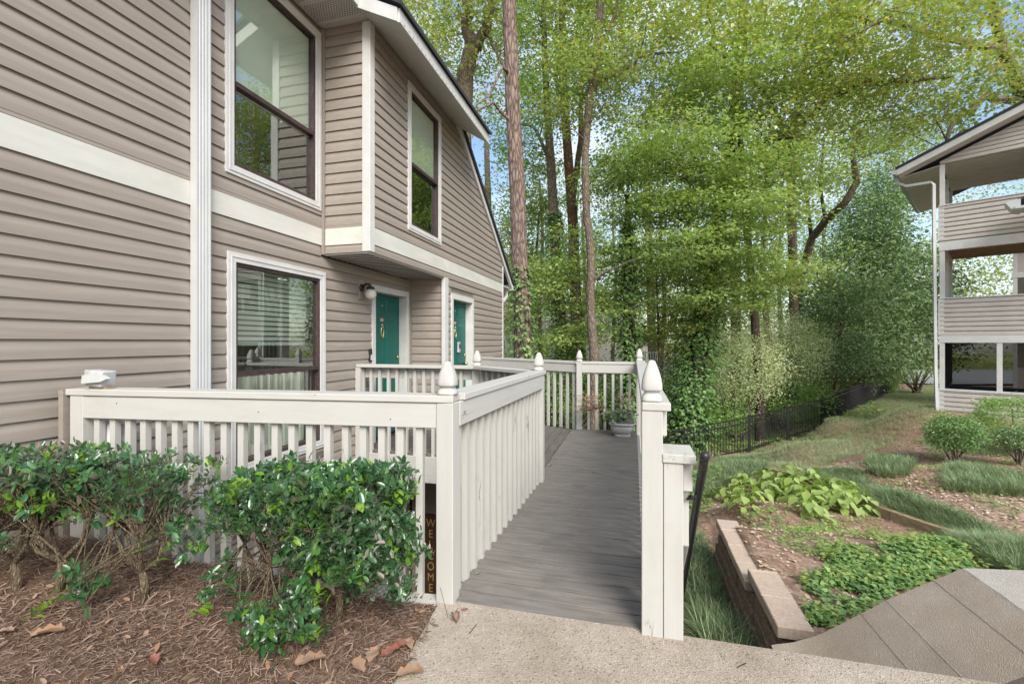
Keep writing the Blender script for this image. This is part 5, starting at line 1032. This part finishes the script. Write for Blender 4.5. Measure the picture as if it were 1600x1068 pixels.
for px, py, wh in lm_s:
    x, y = hit(px, py); z = tz(x, y); t = thing('broadleaf_plant', 'lime-green broad-leaved plant '+wh, 'plant', (x, y, z), 'lime-green broad-leaved plants in the bed')
    SB = MB()
    for k in range(36):
        a_ = random.uniform(0,6.28); rr = random.uniform(.01,.25); hgt_ = random.uniform(.12,.32)-rr*.45
        o = bpy.data.objects.new('leaf', lime_mesh); C.objects.link(o); o.parent = t; o.location = (rr*math.cos(a_), rr*math.sin(a_), hgt_)
        o.rotation_euler = (random.uniform(-.4,.4), random.uniform(.2,.95), a_+random.uniform(-.5,.5)); s_ = random.uniform(.7,1.25); o.scale = (s_,)*3
        SB.tube([(x,y,z),(x+rr*math.cos(a_),y+rr*math.sin(a_),z+hgt_)], .003, 3, False)
    part('stem', SB, LM['lime'], t)

# ---------------------------------------------------------------- foreground hollies
def holly(label, base_pts, boxes, n, seed, young=.04):
    bx = sum(p[0] for p in base_pts)/len(base_pts); by = sum(p[1] for p in base_pts)/len(base_pts); bz_ = float(mulchz(np.array([bx]), np.array([by]))[0])
    t = thing('holly_shrub', label, 'shrub', (bx, by, bz_), 'holly shrubs in the mulch bed'); tips = []
    for (x0,x1,y0,y1,z0,z1,w) in boxes:
        m = int(n/9*w); u = rng.uniform(0,1,(m,3)); sh = rng.uniform(0,1,m); 
        side = rng.integers(0,5,m)
        for i in range(m):      # favour the outer shell
            if sh[i] < .8:
                d_ = abs(rng.normal(0,.07)); s_ = side[i]
                if s_ <= 1: u[i,2] = 1-d_
                elif s_ == 2: u[i,1] = d_
                elif s_ == 3: u[i,0] = d_
                else: u[i,0] = 1-d_
        P = np.column_stack([x0+(x1-x0)*u[:,0], y0+(y1-y0)*u[:,1], z0+(z1-z0)*u[:,2]])
        cx_, cy_, cz_ = (x0+x1)/2, (y0+y1)/2, (z0+z1)/2; E_ = ((P[:,0]-cx_)/(x1-x0)*2)**4+((P[:,1]-cy_)/(y1-y0)*2)**4+((P[:,2]-cz_)/(z1-z0)*2)**4
        P = P[E_ < 1.9]; nn = np.array([noise.noise(Vector(p)*5+Vector((seed,0,0))) for p in P]); P = P[nn > -.2]; nn = nn[nn > -.2]
        P[:,2] += nn*.05; tips.append(P)
    tips = np.concatenate(tips); per = 9; m = len(tips); ax_ = rdir(m,.5); ax_[:,2] = np.abs(ax_[:,2])+.15; ax_[:,1] -= .25; ax_ /= np.linalg.norm(ax_, axis=1, keepdims=True)
    k = np.tile(np.arange(per), m); A_ = np.repeat(ax_, per, 0); Pt = np.repeat(tips, per, 0)-A_*(k*.011)[:,None]+rng.normal(0,.003,(m*per,3))
    ref = rdir(m*per); side_ = np.cross(A_, ref); side_ /= np.linalg.norm(side_, axis=1, keepdims=True); D = side_+A_*rng.uniform(.2,.9,(m*per,1)); D[:,2] -= .12
    U = A_*.8+np.array([0,0,.7])+rdir(m*per)*.25; sz = .043*rng.uniform(.55,1.35,m*per)
    yg = np.repeat(rng.uniform(0,1,m) < young, per)
    V, F_ = leaves(Pt[~yg], D[~yg], U[~yg], sz[~yg], 'ellipse'); npobj('foliage', V, F_, LM['holly'], t, kind='stuff')
    if yg.any(): V, F_ = leaves(Pt[yg], D[yg], U[yg], sz[yg], 'ellipse'); npobj('young_foliage', V, F_, LM['newholly'], t, kind='stuff', label='bright yellow-green young shoots')
    # branches: stems, forks and twigs to a share of the tips
    for (x, y) in base_pts:
        z = float(mulchz(np.array([x]), np.array([y]))[0])-.02; near = tips[np.argsort(np.hypot(tips[:,0]-x, tips[:,1]-y))[:max(40, m//len(base_pts))]]
        B = MB(); f_ = Vector((x+random.uniform(-.03,.03), y+random.uniform(-.03,.03), z+random.uniform(.13,.2))); B.tube([(x,y,z), Vector((x,y,z)).lerp(f_,.5)+Vector((.008,0,0)), f_], [.022,.018,.016], 8)
        for j in range(5):
            a_ = j*1.256+random.uniform(-.4,.4); g_ = f_+Vector((math.cos(a_)*.16, math.sin(a_)*.10, random.uniform(.12,.24))); mid_ = f_.lerp(g_,.5)+Vector((math.cos(a_)*.03,math.sin(a_)*.02,-.01)); B.tube([f_, mid_, g_], [.012,.010,.007], 6, False)
            dd_ = np.linalg.norm(near-np.array(g_), axis=1); 
            for q in np.argsort(dd_)[:110:4]: e_ = Vector(near[q])-Vector((0,0,.01)); B.tube([g_, g_.lerp(e_,.5)+Vector((random.uniform(-.02,.02),random.uniform(-.02,.02),.02)), e_], [.0045,.003,.0015], 4, False)
        part('stem', B, BK['stem'], t, smooth=True)
    return t
holly('wide glossy holly shrub in the left corner against the house wall', [(-2.90,1.52),(-2.72,1.58),(-2.33,1.70)], [(-3.3,-2.55,1.38,1.86,.58,.79,.95),(-2.62,-2.10,1.52,1.95,.54,.75,.62),(-2.55,-2.33,1.44,1.60,.16,.30,.07),(-3.1,-2.8,1.30,1.5,.36,.52,.10),(-2.3,-2.0,1.6,1.8,.33,.50,.08)], 2900, 3, .09)
holly('dense glossy holly shrub in front of the railing beside the corner post', [(-1.50,1.85),(-1.38,1.90),(-1.66,1.82)], [(-1.46,-1.075,1.68,2.08,.32,.735,1.45),(-1.86,-1.44,1.64,2.04,.52,.705,.55),(-1.58,-1.42,1.56,1.68,.05,.18,.07),(-1.28,-1.02,1.85,2.08,.18,.38,.16),(-1.9,-1.6,1.6,1.75,.20,.36,.08),(-1.5,-1.3,1.60,1.73,.10,.28,.06)], 6600, 9, .08)
# individual fallen leaves in front
def curled(name, label, x, y, z, s, curl, rot, matk, tilt=0):
    nu, nv = 9, 7; vs = []
    for i in range(nu):
        u = i/(nu-1); w = math.sin(math.pi*min(u*1.05,1))**.6*(.34+.10*math.sin(u*19))+.01
        for j in range(nv):
            v = (j/(nv-1)*2-1); a_ = v*curl; rr = w/max(curl,.2); vs.append((s*(u-.5), s*rr*math.sin(a_), s*(rr*(1-math.cos(a_))+.06*math.sin(u*5+v*2)+.12*u*u)+.004))
    c_, s_ = math.cos(rot), math.sin(rot); B = MB().add([(x+p[0]*c_-p[1]*s_, y+p[0]*s_+p[1]*c_, z+p[2]) for p in vs], [(i*nv+j,i*nv+j+1,(i+1)*nv+j+1,(i+1)*nv+j) for i in range(nu-1) for j in range(nv-1)])
    return solo(name, B, LM[matk], label, 'leaf', 'fallen leaves on the landing and mulch', smooth=True, loc=(x,y,z))
def onpad(px, py, Z=0): r = (px-800)/FPX; u = -(py-534)/FPX; t_ = (Z-EYE)/u; return (-sn+cs*r)*t_, (cs+sn*r)*t_
for (px, py, Z, s, cu_, rot, mk, lab) in ((712,966,0.003,.10,1.9,-1.1,'dead','large curled tan leaf on the concrete just in front of the corner post'),(726,953,.003,.035,.6,.2,'redleaf','tiny reddish leaf on the concrete behind the curled tan leaf'),(641,1053,.004,.11,1.1,.3,'dead','brown leaf lying on the left edge of the concrete'),(612,1012,.03,.09,.7,.8,'redleaf','dark red leaf on the mulch beside the concrete edge'),(626,1000,.03,.08,.6,-.5,'redleaf','red-brown leaf on the mulch nearest the corner post'),(583,1022,.03,.085,.8,1.6,'dead','tan leaf on the mulch beside the dark red leaf'),(485,1033,.04,.12,.7,.4,'dead','orange-tan lobed leaf under the dense holly shrub'),(75,1000,.10,.12,1.4,.5,'dead','long curled bark-brown leaf in the lower left mulch'),(10,995,.12,.07,.8,.2,'dead','small orange leaf at the left edge of the mulch'),(240,1035,.07,.09,1.5,-.4,'redleaf','dark curled leaf low in the mulch bed'),(175,903,.10,.07,.6,.2,'redleaf','flat maroon leaf between the two holly shrubs'),(640,1000,.03,.07,1.2,2.2,'dead','small tan leaf on the mulch by the pad corner'),(560,1040,.04,.09,1.2,2.6,'dead','folded tan leaf in front of the red leaves'),(928,737,.003,.05,.4,.1,'newholly','green leaf lying in the middle of the walkway'),(860,727,.003,.05,.8,.6,'dead','small tan leaf at the left edge of the walkway'),(747,895,.003,.035,.3,.6,'varieg','pale small leaf on the near walkway boards')):
    x, y = onpad(px, py, Z); 
    if Z > .01: Z = float(mulchz(np.array([x]), np.array([y]))[0])+.012
    curled('fallen_leaf', lab, x, y, Z, s, cu_, rot, mk)
x, y = onpad(688,944); xb, yb = onpad(700,968); solo('leaf_stalk', MB().tube([(x,y,.09),(xb,yb,.01)], .0012, 5), BK['dark'], 'thin dark leaf stalk standing by the foot of the corner post', 'stalk', loc=(xb,yb,0))
x, y = onpad(733,991); xb, yb = onpad(745,976); solo('twig', MB().tube([(x,y,.004),(xb,yb,.006)], .0016, 5), BK['dark'], 'short dark twig on the concrete near the curled leaf', 'twig', 'twigs on the concrete', loc=(x,y,0))
x, y = onpad(1152,1043); xb, yb = onpad(1166,1037); solo('twig', MB().tube([(x,y,.004),(xb,yb,.006)], .0018, 5), BK['dark'], 'dark twig on the concrete below the mondo grass strip', 'twig', 'twigs on the concrete', loc=(x,y,0))
